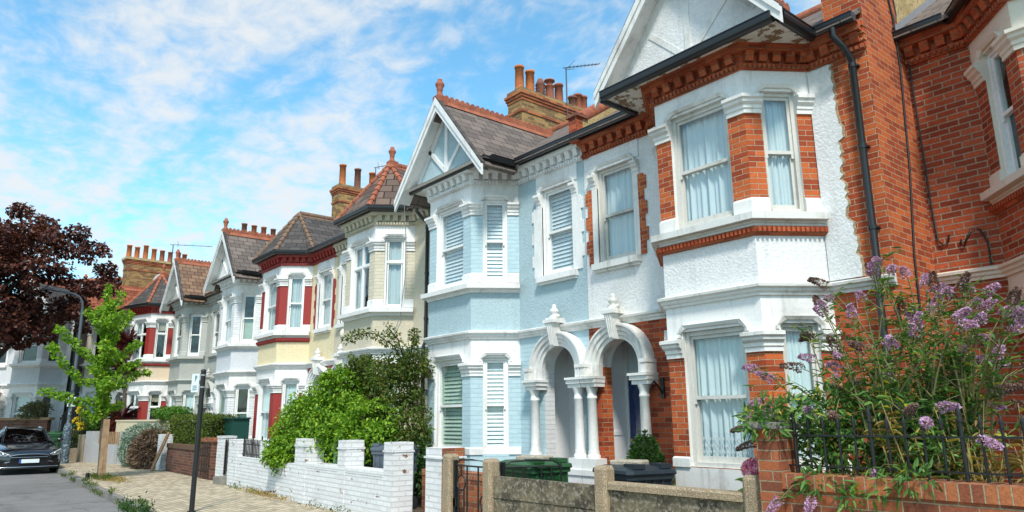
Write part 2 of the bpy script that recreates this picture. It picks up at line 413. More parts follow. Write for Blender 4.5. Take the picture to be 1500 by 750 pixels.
# ------------------------------------------------------------------ windows
def window(H, p0, p1, hole, parent, style='sash', fr=FRAME, inner=('net', NET), lintel=None, sill=None, glass=GLASS, seed=0, outd=.05):
    a = Vector((p0[0], p0[1], 0)); d = Vector((p1[0] - p0[0], p1[1] - p0[1], 0)).normalized(); n = Vector((d.y, -d.x, 0))
    q = lambda u, v, w: a + d * u + Vector((0, 0, v)) - n * w
    u0, u1, v0, v1 = hole
    def bx(mb, ua, ub, va, vb, wa, wb, mt): mb.hexa([q(ua, va, wa), q(ub, va, wa), q(ub, va, wb), q(ua, va, wb), q(ua, vb, wa), q(ub, vb, wa), q(ub, vb, wb), q(ua, vb, wb)], mt)
    mb = MB(); t = .055 if u1 - u0 > .5 else .045
    e = .002
    bx(mb, u0 - e, u0 + t, v0, v1, .05, .15, fr); bx(mb, u1 - t, u1 + e, v0, v1, .05, .15, fr)
    bx(mb, u0 + t, u1 - t, v1 - t, v1 + e, .052, .15, fr); bx(mb, u0 + t, u1 - t, v0 - e, v0 + .05, .03, .15, fr)
    ui0, ui1, vi0, vi1 = u0 + t, u1 - t, v0 + .05, v1 - t
    pn = MB(); s = .036
    if style == 'sash':
        vm = (vi0 + vi1) / 2
        for (va, vb, wa, lo) in ((vm - .02, vi1, .075, 0), (vi0, vm + .02, .108, 1)):
            bx(mb, ui0, ui0 + s, va, vb, wa, wa + .03, fr); bx(mb, ui1 - s, ui1, va, vb, wa, wa + .03, fr)
            bx(mb, ui0 + s, ui1 - s, va, va + (.07 if lo else .042), wa - .001, wa + .031, fr); bx(mb, ui0 + s, ui1 - s, vb - .042, vb, wa - .001, wa + .031, fr)
            pn.poly([q(ui0 + s, va + .04, wa + .016), q(ui1 - s, va + .04, wa + .016), q(ui1 - s, vb - .03, wa + .016), q(ui0 + s, vb - .03, wa + .016)], glass)
        for uu in (ui0, ui1 - .03): bx(mb, uu, uu + .03, vm - .075, vm - .02, .076, .1, fr)     # sash horns
    else:
        vm = vi0 + (vi1 - vi0) * .66
        bx(mb, ui0, ui1, vm - .025, vm + .025, .06, .13, fr)
        cols = [ui0, ui1] if u1 - u0 < .6 else [ui0, (ui0 + ui1) / 2, ui1]
        for c in cols[1:-1]: bx(mb, c - .025, c + .025, vi0, vi1, .062, .13, fr)
        for ca, cb in zip(cols, cols[1:]):
            for va, vb in ((vi0, vm - .02), (vm + .02, vi1)):
                ca2, cb2 = ca + .012, cb - .012
                bx(mb, ca2, ca2 + .03, va, vb, .08, .11, fr); bx(mb, cb2 - .03, cb2, va, vb, .08, .11, fr)
                bx(mb, ca2 + .03, cb2 - .03, va, va + .03, .081, .11, fr); bx(mb, ca2 + .03, cb2 - .03, vb - .03, vb, .081, .11, fr)
                pn.poly([q(ca2 + .02, va + .02, .095), q(cb2 - .02, va + .02, .095), q(cb2 - .02, vb - .02, .095), q(ca2 + .02, vb - .02, .095)], glass)
    w = mb.build('window', parent, mirror=H['m'] < 0)
    pn.build('pane', w, mirror=H['m'] < 0)
    kind = inner[0]; cm = MB(); R = random.Random(seed * 131 + int(abs(H['X']) * 100))
    if kind in ('net', 'net_lace'):
        k = 64; rows = []
        ph = R.uniform(0, 6); f1 = R.uniform(.75, 1.25); f2 = R.uniform(.3, .6); am = R.uniform(.6, 1.1); f3 = R.uniform(.12, .2)
        us = [ui0 - .04 + (ui1 - ui0 + .08) * i / k for i in range(k + 1)]
        wv = [.165 + am * (.017 * math.sin(i * f1 + ph + 1.3 * math.sin(i * f3)) + .014 * math.sin(i * f2 + 2 * ph) + .006 * math.sin(i * 2.1 + ph)) for i in range(k + 1)]
        for v in (vi0 - .02, (vi0 + vi1) / 2, vi1 + .02):
            f = 1.25 - .5 * (v - vi0) / (vi1 - vi0)
            rows.append([q(us[i], v, .165 + (wv[i] - .165) * f) for i in range(k + 1)])
        cm.grid(rows, inner[1])
        nm = 'curtain'
    elif kind == 'pair':      # two curtains drawn back, dark room between
        for (ua, ub) in ((ui0 - .04, ui0 + (ui1 - ui0) * inner[2]), (ui1 - (ui1 - ui0) * inner[3], ui1 + .04)):
            k = 14; us = [ua + (ub - ua) * i / k for i in range(k + 1)]
            cm.grid([[q(us[i], v, .18 + .03 * math.sin(i * 1.5)) for i in range(k + 1)] for v in (vi0, vi1)], inner[1])
        nm = 'curtain'
    elif kind in ('slats', 'shutter'):
        st = .032 if kind == 'slats' else .068; v = vi0 + .02; tilt = inner[2]
        lo, hi = (inner[3], inner[4]) if len(inner) > 3 else (0, 1)
        v = vi0 + (vi1 - vi0) * lo + .02
        while v < vi0 + (vi1 - vi0) * hi:
            hh = st * .55
            dz, dw = hh * math.sin(tilt), hh * math.cos(tilt)
            cm.hexa([q(ui0 - .02, v - dz, .14 - dw + .03), q(ui1 + .02, v - dz, .14 - dw + .03), q(ui1 + .02, v + dz, .14 + dw + .03), q(ui0 - .02, v + dz, .14 + dw + .03),
                     q(ui0 - .02, v - dz + .004, .14 - dw + .03), q(ui1 + .02, v - dz + .004, .14 - dw + .03), q(ui1 + .02, v + dz + .004, .14 + dw + .03), q(ui0 - .02, v + dz + .004, .14 + dw + .03)], inner[1])
            v += st
        if kind == 'shutter':
            for (ua, ub) in ((ui0 - .02, ui0 + .03), (ui1 - .03, ui1 + .02)): bx(cm, ua, ub, vi0, vi0 + (vi1 - vi0) * hi, .14, .2, inner[1])
            bx(cm, ui0, ui1, (vi0 + vi1) / 2 - .03, (vi0 + vi1) / 2 + .03, .14, .2, inner[1])
        nm = 'blind'
    elif kind == 'roller':
        vb = vi0 + (vi1 - vi0) * inner[2]
        cm.poly([q(ui0, vb, .16), q(ui1, vb, .16), q(ui1, vi1, .16), q(ui0, vi1, .16)], inner[1]); nm = 'blind'
    if cm.v: cm.build(nm, w, mirror=H['m'] < 0)
    if kind == 'net_lace':   # a lace hem along the foot of the net
        lm = MB(); k = 24
        for i in range(k):
            ua = ui0 + (ui1 - ui0) * (i + .12) / k; ub = ui0 + (ui1 - ui0) * (i + .88) / k
            for j, v in enumerate((vi0 + .05, vi0 + .12, vi0 + .19, vi0 + .27)):
                c = (ua + ub) / 2 + (.5 if j % 2 else 0) * (ub - ua)
                lm.poly([q(c - .011, v, .128), q(c, v - .026, .128), q(c + .011, v, .128), q(c, v + .026, .128)], WHITE)
        lm.build('lace_hem', w, mirror=H['m'] < 0)
    if lintel:
        lm = MB()
        path = [(u0 - .065, v1 - .07), (u0 - .065, v1 - .03), (u0 + .02, v1 + .075), (u1 - .02, v1 + .075), (u1 + .065, v1 - .03), (u1 + .065, v1 - .07)]
        cx, cv = (u0 + u1) / 2, v1 - .03
        inn = [(cx + (u - cx) * (1 - .045 / max(.2, abs(u - cx))), v - .04 if v > v1 else v) for u, v in path]
        for i in range(len(path) - 1):
            A, B, Cc, Dd = path[i], path[i + 1], inn[i + 1], inn[i]
            for (w0, w1, P_, Q_) in ((-.0, -outd, None, None),):
                lm.hexa([q(A[0], A[1], .004), q(B[0], B[1], .004), q(Cc[0], Cc[1], .004), q(Dd[0], Dd[1], .004), q(A[0], A[1], -outd), q(B[0], B[1], -outd), q(Cc[0], Cc[1], -outd * .55), q(Dd[0], Dd[1], -outd * .55)], lintel)
        lm.build('lintel', w, mirror=H['m'] < 0)
    if sill:
        sm = MB()
        bx(sm, u0 - .09, u1 + .09, v0 - .10, v0 - .004, -.1, .12, sill); bx(sm, u0 - .07, u1 + .07, v0 - .14, v0 - .10, -.05, .02, sill)
        sm.build('sill', w, mirror=H['m'] < 0)
    return w

# mouldings (out, z)
def prof_string(z): return [(0, z), (.03, z), (.035, z + .03), (.06, z + .045), (.065, z + .075), (.10, z + .09), (.105, z + .12), (.03, z + .145), (0, z + .15)]
def prof_sill(z): return [(0, z), (.03, z), (.035, z + .03), (.05, z + .04), (.055, z + .06), (.14, z + .065), (.145, z + .145), (.03, z + .17), (0, z + .172)]
def prof_cap(z): return [(0, z), (.025, z), (.025, z + .05), (.04, z + .06), (.04, z + .10), (.075, z + .13), (.08, z + .16), (.105, z + .18), (.105, z + .22), (0, z + .24)]

def terraced_house(H):
    m = H['m']; bx = H.get('bx', 2.74); w = H.get('w', 4.49)
    root = thing('terraced_house', (H['X'], H.get('Y', E_Y), H.get('z0', 0)), H['label'], 'house', 'houses of the terrace', H.get('rz', 0))
    B = lambda mb, nm, par=None: mb.build(nm, par or root, mirror=m < 0)
    bd = H.get('bd', .7); hw = .675; cd = H.get('cd', .495)
    A, J1, K1, K2, J2, En = (0, 0), (bx - hw - cd, 0), (bx - hw, -bd), (bx + hw, -bd), (bx + hw + cd, 0), (w, 0)
    upm, lom, pier, trim, frz = H['up'], H['lo'], H['pier'], H['trim'], H['frieze']
    cl = math.hypot(cd, bd)
    mw = (.28, 1.04, 3.79, 5.33)
    # --- walls
    mb = MB()
    mb.panel(A, J1, [(2.86, 5.95, upm)], [mw], .14, trim); mb.panel(J2, En, [(2.86, 5.95, upm)])
    lo_r = H.get('lo_right', lom)
    acx, ar, azs = .645, .41, 2.2
    mb.panel(A, (acx - ar, 0), [(0, 2.86, lom)]); mb.panel((acx + ar, 0), J1, [(0, 2.86, lom)]); mb.panel(J2, En, [(0, 2.86, lo_r)])
    seg = 14; arc = [(acx - ar * math.cos(PI * i / seg), azs + ar * math.sin(PI * i / seg)) for i in range(seg + 1)]
    for (xa, za), (xb, zb) in zip(arc, arc[1:]): mb.poly([(xa, 0, za), (xb, 0, zb), (xb, 0, 2.86), (xa, 0, 2.86)], lom)
    for x in (acx - ar, acx + ar): mb.poly([(x, 0, 0), (x, .22, 0), (x, .22, azs), (x, 0, azs)], H.get('jamb', lom))
    mb.grid([[(x, 0, z) for x, z in arc], [(x, .22, z) for x, z in arc]], trim, smooth=True)
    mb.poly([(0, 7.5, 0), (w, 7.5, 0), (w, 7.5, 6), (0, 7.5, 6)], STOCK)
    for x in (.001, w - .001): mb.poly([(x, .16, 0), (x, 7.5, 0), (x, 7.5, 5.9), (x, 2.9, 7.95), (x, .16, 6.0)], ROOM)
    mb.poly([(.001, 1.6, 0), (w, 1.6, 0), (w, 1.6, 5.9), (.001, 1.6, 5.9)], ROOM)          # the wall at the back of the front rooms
    B(mb, 'wall')
    # --- bay
    mb = MB(); zones = [(0, .86, H.get('plinth', frz)), (.86, 2.16, pier), (2.16, 2.86, frz), (2.86, 3.64, H['apron']), (3.64, 3.97, trim), (3.97, 5.03, pier), (5.03, 5.95, frz)]
    ch = (cl / 2 - .22, cl / 2 + .22); fh = (.24, 1.11)
    holes = lambda h: [(h[0], h[1], .87, 2.48), (h[0], h[1], 3.79, 5.33)]
    for p, r, h in ((J1, K1, ch), (K1, K2, fh), (K2, J2, ch)): mb.panel(p, r, zones, holes(h), .14, H.get('reveal', trim))
    mb.poly([(J1[0], 0, 5.94), (K1[0], -bd, 5.94), (K2[0], -bd, 5.94), (J2[0], 0, 5.94)], frz)
    bay = B(mb, 'bay')
    def along(p, r, u): L_ = math.hypot(r[0] - p[0], r[1] - p[1]); return (p[0] + (r[0] - p[0]) * u / L_, p[1] + (r[1] - p[1]) * u / L_)
    runs = [[J1, along(J1, K1, ch[0])], [along(J1, K1, ch[1]), K1, along(K1, K2, fh[0])], [along(K1, K2, fh[1]), K2, along(K2, J2, ch[0])], [along(K2, J2, ch[1]), J2]]
    capm = H.get('cap', trim)
    for run in runs:
        for z in (2.16, 5.03): mb = MB(); mb.sweep(run, prof_cap(z), capm); B(mb, 'capital', bay)
        for z, hgt in ((.86, .12), (3.79, .17)): mb = MB(); mb.sweep(run, [(0, z), (.022, z), (.022, z + hgt - .02), (.0, z + hgt)], capm); B(mb, 'pier_foot', bay)
    mb = MB(); mb.sweep([A, J1, K1, K2, J2, En], prof_string(2.80), H.get('string', trim)); B(mb, 'string_course')
    mb = MB(); mb.sweep([J1, K1, K2, J2], prof_sill(3.61), H.get('sill', trim)); sc_o = B(mb, 'bay_sill', bay)
    if H.get('band'):
        mb = MB(); mb.sweep([J1, K1, K2, J2], [(0, 3.50), (.03, 3.505), (.06, 3.54), (.075, 3.60), (.03, 3.615), (0, 3.615)], H['band'])
        for p, r in ((J1, K1), (K1, K2), (K2, J2)):
            L_ = math.hypot(r[0] - p[0], r[1] - p[1]); k = int(L_ / .055); d = ((r[0] - p[0]) / L_, (r[1] - p[1]) / L_); nn = (d[1], -d[0])
            for i in range(k):
                c = along(p, r, (i + .5) * L_ / k)
                pts = [(c[0] + d[0] * s * .016 + nn[0] * o, c[1] + d[1] * s * .016 + nn[1] * o, z) for z in (3.535, 3.59) for s, o in ((-1, .085), (1, .085), (1, .03), (-1, .03))]
                mb.hexa([Vector(v) for v in pts], H['band'])
        B(mb, 'dentil_band', bay)
    # --- cornice with blocks
    cm_ = H['cornice']; mb = MB(); ch0 = 5.60
    mb.sweep([A, J1, K1, K2, J2, En], [(0, ch0), (.03, ch0), (.05, ch0 + .05), (.055, ch0 + .07), (.03, ch0 + .08), (.03, ch0 + .2), (.15, ch0 + .21), (.16, ch0 + .27), (.20, ch0 + .31), (0, ch0 + .33)], cm_)
    for p, r in zip([A, J1, K1, K2, J2], [J1, K1, K2, J2, En]):
        L_ = math.hypot(r[0] - p[0], r[1] - p[1]); k = max(1, int(round(L_ / .19))); d = ((r[0] - p[0]) / L_, (r[1] - p[1]) / L_); nn = (d[1], -d[0])
        for i in range(k):
            c = along(p, r, (i + .5) * L_ / k)
            pts = [(c[0] + d[0] * s * .05 + nn[0] * o, c[1] + d[1] * s * .05 + nn[1] * o, z) for z, o1 in ((ch0 + .09, .09), (ch0 + .205, .13)) for s, o in ((-1, o1), (1, o1), (1, .02), (-1, .02))]
            mb.hexa([Vector(v) for v in pts], cm_)
        k2 = int(L_ / .06)
        for i in range(k2):
            c = along(p, r, (i + .5) * L_ / k2)
            pts = [(c[0] + d[0] * s * .018 + nn[0] * o, c[1] + d[1] * s * .018 + nn[1] * o, z) for z in (ch0 + .01, ch0 + .06) for s, o in ((-1, .07), (1, .07), (1, .02), (-1, .02))]
            mb.hexa([Vector(v) for v in pts], cm_)
    B(mb, 'cornice')
    # --- windows of bay and wall
    fr = H.get('frame', FRAME); wl = H['win']
    for i, (p, r, h) in enumerate(((J1, K1, ch), (K1, K2, fh), (K2, J2, ch))):
        window(H, p, r, (h[0], h[1], .87, 2.48), root, wl.get('style_lo', wl.get('style', 'sash')), H.get('frame_lo', fr), wl['lo'][i], trim, None, seed=i)
        window(H, p, r, (h[0], h[1], 3.79, 5.33), root, wl.get('style', 'sash'), fr, wl['up'][i], trim, None, seed=i + 5)
    window(H, A, J1, mw, root, wl.get('style', 'sash'), fr, wl['main'], trim, H.get('msill', trim), seed=9)
    # dressings round the wall window
    mb = MB(); qm = H.get('quoin')
    for s, xe in ((-1, mw[0]), (1, mw[1])):
        mb.sweep([(xe - .13 if s < 0 else xe, 0), (xe if s < 0 else xe + .13, 0)], prof_cap(5.03), trim)
        if s < 0: mb.box(xe - .10, xe, -.022, .02, 3.79, 5.03, trim)
        else: mb.box(xe, xe + .10, -.022, .02, 3.79, 5.03, trim)
        mb.box(mw[0] - .13, mw[1] + .13, -.018, -.0, 5.32, 5.6, H.get('frieze_main', trim)) if s > 0 else None
        if qm:
            z = 3.79; k = 0
            while z < 5.0:
                wd = .15 if k % 2 else .10; z1 = min(z + .2, 5.03)
                xa, xb = (xe - .10 - wd, xe - .10) if s < 0 else (xe + .10, xe + .10 + wd)
                if xa < .01: xa = .01
                mb.box(xa, xb, -.02, .01, z, z1, qm); z += .2; k += 1
    B(mb, 'window_surround')
    # --- porch
    P = MB(); pw = H.get('porch', PORCHW)
    xl, xr, yb, zt = .03, 1.30, .78, 2.68
    for pts in ([(xl, .22, .14), (xl, yb, .14), (xl, yb, zt), (xl, .22, zt)], [(xr, .22, .14), (xr, yb, .14), (xr, yb, zt), (xr, .22, zt)], [(xl, .22, zt), (xr, .22, zt), (xr, yb, zt), (xl, yb, zt)]): P.poly(pts, pw)
    P.poly([(xl, yb, .14), (xr, yb, .14), (xr, yb, zt), (xl, yb, zt)], pw)
    P.poly([(xl, .22, .14), (acx - ar, .22, .14), (acx - ar, .22, zt), (xl, .22, zt)], pw); P.poly([(acx + ar, .22, .14), (xr, .22, .14), (xr, .22, zt), (acx + ar, .22, zt)], pw)
    P.box(xl, xr, -.0, yb, .0, .14, CONC_STEP); P.box(acx - .4, acx + .4, -.3, 0, 0, .07, CONC_STEP)
    P.box(xl, xl + .012, .3, yb, 1.18, 1.24, pw)
    # archivolt
    pr = [(.385, 0), (.385, .08), (.44, .08), (.45, .11), (.50, .11), (.515, .14), (.565, .145), (.585, .17), (.615, .17), (.63, 0)]
    path = [(-1, 2.05)] + [None] * 21 + [(1, 2.05)]
    rows = []
    for i in range(23):
        if i == 0 or i == 22:
            sg = -1 if i == 0 else 1
            rows.append([(acx + sg * r, -o, 2.05) for r, o in pr])
        else:
            th = PI - PI * (i - 1) / 20
            rows.append([(acx + r * math.cos(th), -o, azs + r * math.sin(th)) for r, o in pr])
    P.grid(rows, trim, smooth=False)
    def hood_clip(x): return max(.004, x)
    for xa, xb in ((.004, .29), (1.01, 1.31)):
        for (e, z0, z1, o) in ((.0, 1.90, 1.96, .215), (.02, 1.96, 2.02, .245), (.035, 2.02, 2.055, .27)): P.box(hood_clip(xa - e), xb + e * .5, -o, .0, z0, z1, trim)
        P.box(xa, xb - .01, -.20, 0, 1.72, 1.90, trim) if H.get('imp') else None
        # pedestal
        P.box(hood_clip(xa), xb, -.25, 0, .0, .62, trim); P.box(hood_clip(xa - .02), xb + .015, -.27, 0, .62, .70, trim); P.box(hood_clip(xa), xb - .01, -.24, 0, .70, .86, trim)
    for sgn, cx_ in ((-1, .04), (1, 1.25)):
        P.box(hood_clip(cx_ - .05), cx_ + .05, -.235, 0, 2.06, 2.2, trim); P.box(hood_clip(cx_ - .06), cx_ + .06, -.25, 0, 2.2, 2.25, trim)
    porch = B(P, 'porch')
    for cx_ in (.14, 1.16):
        c = MB(); c.lathe((cx_, -.125, .86), [(.10, 0), (.10, .05), (.082, .06), (.088, .085), (.080, .11), (.077, .13), (.069, .86), (.078, .87), (.078, .895), (.069, .905), (.070, .96), (.085, 1.0), (.095, 1.04)], trim, 16)
        B(c, 'column', porch)
    k = MB(); k.prism([(acx - .048, -.2, 2.58), (acx + .048, -.2, 2.58), (acx + .08, -.26, 2.95), (acx - .08, -.26, 2.95)], (0, .2, 0), trim)
    for dx in (-.045, 0, .045): k.tube([(acx + dx * .6, -.205, 2.6), (acx + dx * 1.0, -.26, 2.93)], .011, trim, 6)
    B(k, 'keystone', porch)
    f = MB(); f.box(acx - .125, acx + .125, -.28, 0, 2.95, 3.0, trim); f.box(acx - .10, acx + .10, -.24, 0, 3.0, 3.035, trim)
    f.lathe((acx, -.13, 3.03), [(.085, 0), (.09, .025), (.055, .05), (.04, .065), (.07, .095), (.078, .125), (.05, .16), (.03, .175), (.038, .20), (.025, .225), (0, .235)], trim, 12)
    f.ball((acx - .08, -.13, 3.06), .04, trim, 8); f.ball((acx + .08, -.13, 3.06), .04, trim, 8)
    B(f, 'finial', porch)
    # --- door
    D = MB(); dm = H.get('door', DOOR_BLACK); x0, x1, yd = .10, .97, .77
    fm = FRAME
    D.box(x0 - .065, x0, yd - .04, yd + .01, .14, 2.62, fm); D.box(x1, x1 + .07, yd - .06, yd + .01, .14, 2.62, fm); D.box(x0, x1, yd - .058, yd + .01, 2.1, 2.17, fm); D.box(x0, x1, yd - .058, yd + .01, 2.56, 2.62, fm)
    D.box(x0, x1, yd - .02, yd + .0, .14, 2.1, dm)
    for (xa, xb, za, zb) in ((x0 + .1, (x0 + x1) / 2 - .05, .3, .95), ((x0 + x1) / 2 + .05, x1 - .1, .3, .95)):
        D.box(xa, xb, yd - .032, yd - .019, za, zb, dm); D.box(xa + .03, xb - .03, yd - .042, yd - .031, za + .03, zb - .03, dm)
    D.box(x0 + .01, x1 - .01, yd - .03, yd - .019, 1.02, 1.14, dm)
    for xa, xb in ((x0 + .02, x0 + .1), (x1 - .1, x1 - .02), ((x0 + x1) / 2 - .05, (x0 + x1) / 2 + .05)): D.box(xa, xb, yd - .031, yd - .019, 1.14, 2.08, dm)
    door = B(D, 'door')
    g = MB(); g.poly([(x0 + .1, yd - .024, 1.16), (x1 - .1, yd - .024, 1.16), (x1 - .1, yd - .024, 2.0), (x0 + .1, yd - .024, 2.0)], GLASS); g.poly([(x0, yd - .024, 2.17), (x1, yd - .024, 2.17), (x1, yd - .024, 2.56), (x0, yd - .024, 2.56)], GLASS); B(g, 'pane', door)
    hd = MB(); hd.ball((x0 + .07, yd - .07, 1.1), .03, BRASS, 8); hd.box(x0 + .06, x0 + .08, yd - .06, yd - .03, 1.09, 1.11, BRASS); hd.box(.45, .65, yd - .04, yd - .03, 1.06, 1.10, BRASS); B(hd, 'handle', door)
    # --- main roof
    R = MB(); rm = H['roof']; y0, z0, y1, z1 = -.30, 5.95, 2.9, 8.1
    th = .06
    R.prism([(.002, y0, z0), (.002, y1, z1), (.002, 7.7, 5.9), (.002, 7.7, 5.9 - th), (.002, y1, z1 - th), (.002, y0, z0 - th)], (w - .004, 0, 0), rm)
    roof = B(R, 'roof')
    rt = MB()
    for i in range(int(w / .3)): rt.tube([(.02 + i * .3, y1, z1 + .0), (.02 + i * .3 + .296, y1, z1 + .0)], .11, H['ridge'], 8)
    B(rt, 'ridge_tiles', roof)
    # --- gutters
    gp = [(0, .0), (.012, -.016), (.035, -.027), (.06, -.027), (.083, -.016), (.098, .004), (.105, .035), (.106, .07), (.114, .072), (.114, .082), (.095, .082), (.0, .075)]
    G = MB(); fa = H.get('fascia', BLACK)
    gx = bx - 1.42
    G.sweep([(.0, y0 + .1), (gx, y0 + .1)], gp, BLACK, z0 - .05); G.sweep([(bx + 1.42, y0 + .1), (w, y0 + .1)], gp, BLACK, z0 - .05) if bx + 1.42 < w - .02 else None
    G.box(.0, gx, y0 + .1, y0 + .13, z0 - .08, z0 + .02, fa)
    if H['rf'] == 'hip':
        eo = .2
        Ev = [(bx - hw - cd - .17, -.02), (bx - hw - .1, -bd - eo), (bx + hw + .1, -bd - eo), (bx + hw + cd + .17, -.02)]
        G.sweep(Ev, gp, BLACK, z0 - .05); G.sweep(Ev, [(-.12, -.03), (0, -.03), (0, .06), (-.12, .06)], fa, z0 - .05)
    else:
        gy = H.get('gy', -.80); gp2 = [(o * H.get('gs', 1), z * H.get('gs', 1)) for o, z in gp]; G.sweep([(bx - 1.33, gy), (bx + 1.33, gy)], gp2, BLACK, z0 - .085)
        G.sweep([(bx + 1.33, gy), (bx + 1.33, -.25)], gp2, BLACK, z0 - .085); G.sweep([(bx - 1.33, -.25), (bx - 1.33, gy)], gp2, BLACK, z0 - .085)
    B(G, 'gutter')
    # --- bay roof
    br = MB(); bm = H.get('broof', rm); rz_ = H.get('rz_', 7.42); ft = H.get('foot', 5.72)
    if H['rf'] == 'gable':
        hd_, sl = 1.42, (rz_ - ft) / 1.42
        for s in (-1, 1):
            fx, fz = bx + s * hd_, ft
            tri = [(bx, -1.0, rz_), (fx, -1.0, fz), (fx, -.28, fz), (bx, 2.05 if rz_ < 7.5 else 2.5, rz_)]
            nv = Vector((s * sl, 0, 1)).normalized() * -.06
            br.prism(tri if s < 0 else tri[::-1], nv, bm)
        br.poly([(bx - 1.38, -1.0, 5.885), (bx + 1.38, -1.0, 5.885), (bx + 1.38, -.02, 5.885), (bx - 1.38, -.02, 5.885)], H.get('soffit', trim))
        bo = B(br, 'gable_roof', roof)
        # pediment
        pd = MB(); ped = H.get('ped', trim); yp = -.78
        pd.prism([(bx - (rz_ - 6.0) / sl, yp, 5.89), (bx + (rz_ - 6.0) / sl, yp, 5.89), (bx, yp, rz_ - .11)], (0, .05, 0), ped)
        tm = H.get('timber', trim)
        def bar(p, q_, t=.05, o=.035):
            o *= H.get('relief', 1)
            p = Vector((p[0], 0, p[1])); q_ = Vector((q_[0], 0, q_[1])); d = (q_ - p).normalized(); s_ = Vector((-d.z, 0, d.x)) * t
            pts = [p - s_, q_ - s_, q_ + s_, p + s_]
            pd.prism([(v.x, yp - o, v.z) for v in pts], (0, o + .005, 0), tm)
        bar((bx - 1.05, 5.95), (bx + 1.05, 5.95), .05, .05)
        bar((bx, 6.0), (bx, rz_ - .15), .045); bar((bx, 6.02), (bx - .62, 6.62), .04, .03); bar((bx, 6.02), (bx + .62, 6.62), .04, .03)
        if H.get('rays'):
            for a in (20, 65, 115, 160): bar((bx, 6.02), (bx + .8 * math.cos(math.radians(a)), 6.02 + .8 * math.sin(math.radians(a)) * .9), .012, .02)
        for s in (-1, 1): bar((bx + s * 1.0, rz_ - sl * 1.0 - .20), (bx, rz_ - .20), .05, .03)
        B(pd, 'pediment')
        for s in (-1, 1):
            bb = MB(); fx, fz = bx + s * 1.45, ft - .03 * sl
            for (t0, t1, ya, yb_) in ((.03, -.17, -1.06, -1.02), (.045, -.05, -1.08, -1.06)):
                pts = [(bx, rz_ + t0), (fx, fz + t0), (fx, fz + t1), (bx, rz_ + t1 - .06)]
                bb.prism([(x, ya, z) for x, z in pts], (0, yb_ - ya, 0), H.get('barge', trim))
            # boarded lining between the board and the pediment
            lin = [(bx, rz_ - .08), (fx - s * .12, fz - .02)]
            bb.poly([(lin[0][0], -1.02, lin[0][1]), (lin[1][0], -1.02, lin[1][1]), (lin[1][0], yp, lin[1][1]), (lin[0][0], yp, lin[0][1])], H.get('barge', trim))
            # dark verge edge above the board
            bb.prism([(bx, -1.075, rz_ + .03), (fx, -1.075, fz + .03), (fx, -1.075, fz + .065), (bx, -1.075, rz_ + .075)], (0, .1, 0), SLATE_DK)
            B(bb, 'bargeboard')
        yr0, yr1 = -1.0, 1.95; rzt = rz_ + .0
    else:
        Ap, Rb = (bx, -.02, 7.36), (bx, 1.88, 7.36); ez = 5.96
        eo = .26
        E0, E1, E2, E3 = (bx - 1.42, -.1, ez), (bx - hw - .13, -bd - eo, ez), (bx + hw + .13, -bd - eo, ez), (bx + 1.42, -.1, ez)
        for pts in ([E0, E1, Ap], [E1, E2, Ap], [E2, E3, Ap], [E3, (bx + 1.42, -.27, ez - .01), Rb, Ap], [(bx - 1.42, -.27, ez - .01), E0, Ap, Rb]): br.poly(pts, bm)
        br.poly([E0, E3, E2, E1], BLACK)
        bo = B(br, 'bay_roof', roof)
        ht = MB()
        for E_ in (E0, E1, E2, E3):
            k = 9
            for i in range(k):
                p = Vector(Ap).lerp(Vector(E_), i / k); q_ = Vector(Ap).lerp(Vector(E_), (i + 1.0) / k)
                ht.tube([p, q_], [.052, .072], H['ridge'], 8)
        B(ht, 'hip_tiles', roof)
        yr0, yr1 = .0, 1.6; rzt = 7.36
    # crested ridge
    cr = MB(); y = yr0
    while y < yr1 - .05:
        cr.prism([(bx - .11, y, rzt - .10), (bx, y, rzt + .035), (bx + .11, y, rzt - .10), (bx, y, rzt - .0)], (0, .245, 0), H['ridge'])
        if H.get('crest'):
            cr.box(bx - .018, bx + .018, y + .003, y + .242, rzt + .0, rzt + .10, H['ridge'])
            for dy in (.062, .185):
                cr.prism([(bx - .016, y + dy + .052 * math.cos(PI * j / 6), rzt + .10 + .055 * math.sin(PI * j / 6)) for j in range(7)], (.032, 0, 0), H['ridge'])
        else: cr.tube([(bx, y + .003, rzt + .0), (bx, y + .242, rzt + .0)], .085, H['ridge'], 8)
        y += .25
    B(cr, 'crest_tiles', roof)
    if H.get('fin', True):
        fn = MB(); fy = yr0 + .03; s_ = 1.0
        fn.box(bx - .09, bx + .09, fy - .10, fy + .12, rzt - .08, rzt + .08, H['ridge'])
        fn.lathe((bx, fy, rzt + .06), [(.09, 0), (.095, .03), (.06, .06), (.05, .14), (.065, .17), (.055, .19), (.085, .25), (.09, .29), (.06, .33), (.045, .35), (.05, .38), (0, .41)], H['ridge'], 12)
        B(fn, 'finial', roof)
    # --- drainpipe
    if H.get('pipe'):
        dp = MB(); px = w - H['pipe']; yo = -.075
        dp.tube([(px - .08, -.30, 5.86), (px - .08, -.30, 5.76), (px - .02, -.20, 5.62), (px, yo, 5.5), (px, yo, 3.0), (px, yo - .05, 2.9), (px, yo - .05, .1)], .038, BLACK, 10)
        for z in (5.4, 4.4, 3.45, 2.0, 1.0): dp.tube([(px, yo - (.05 if z < 2.9 else 0), z), (px, yo - (.05 if z < 2.9 else 0), z + .05)], .047, BLACK, 10); dp.box(px - .06, px + .06, yo + .02, .0, z + .01, z + .03, BLACK)
        B(dp, 'drainpipe')
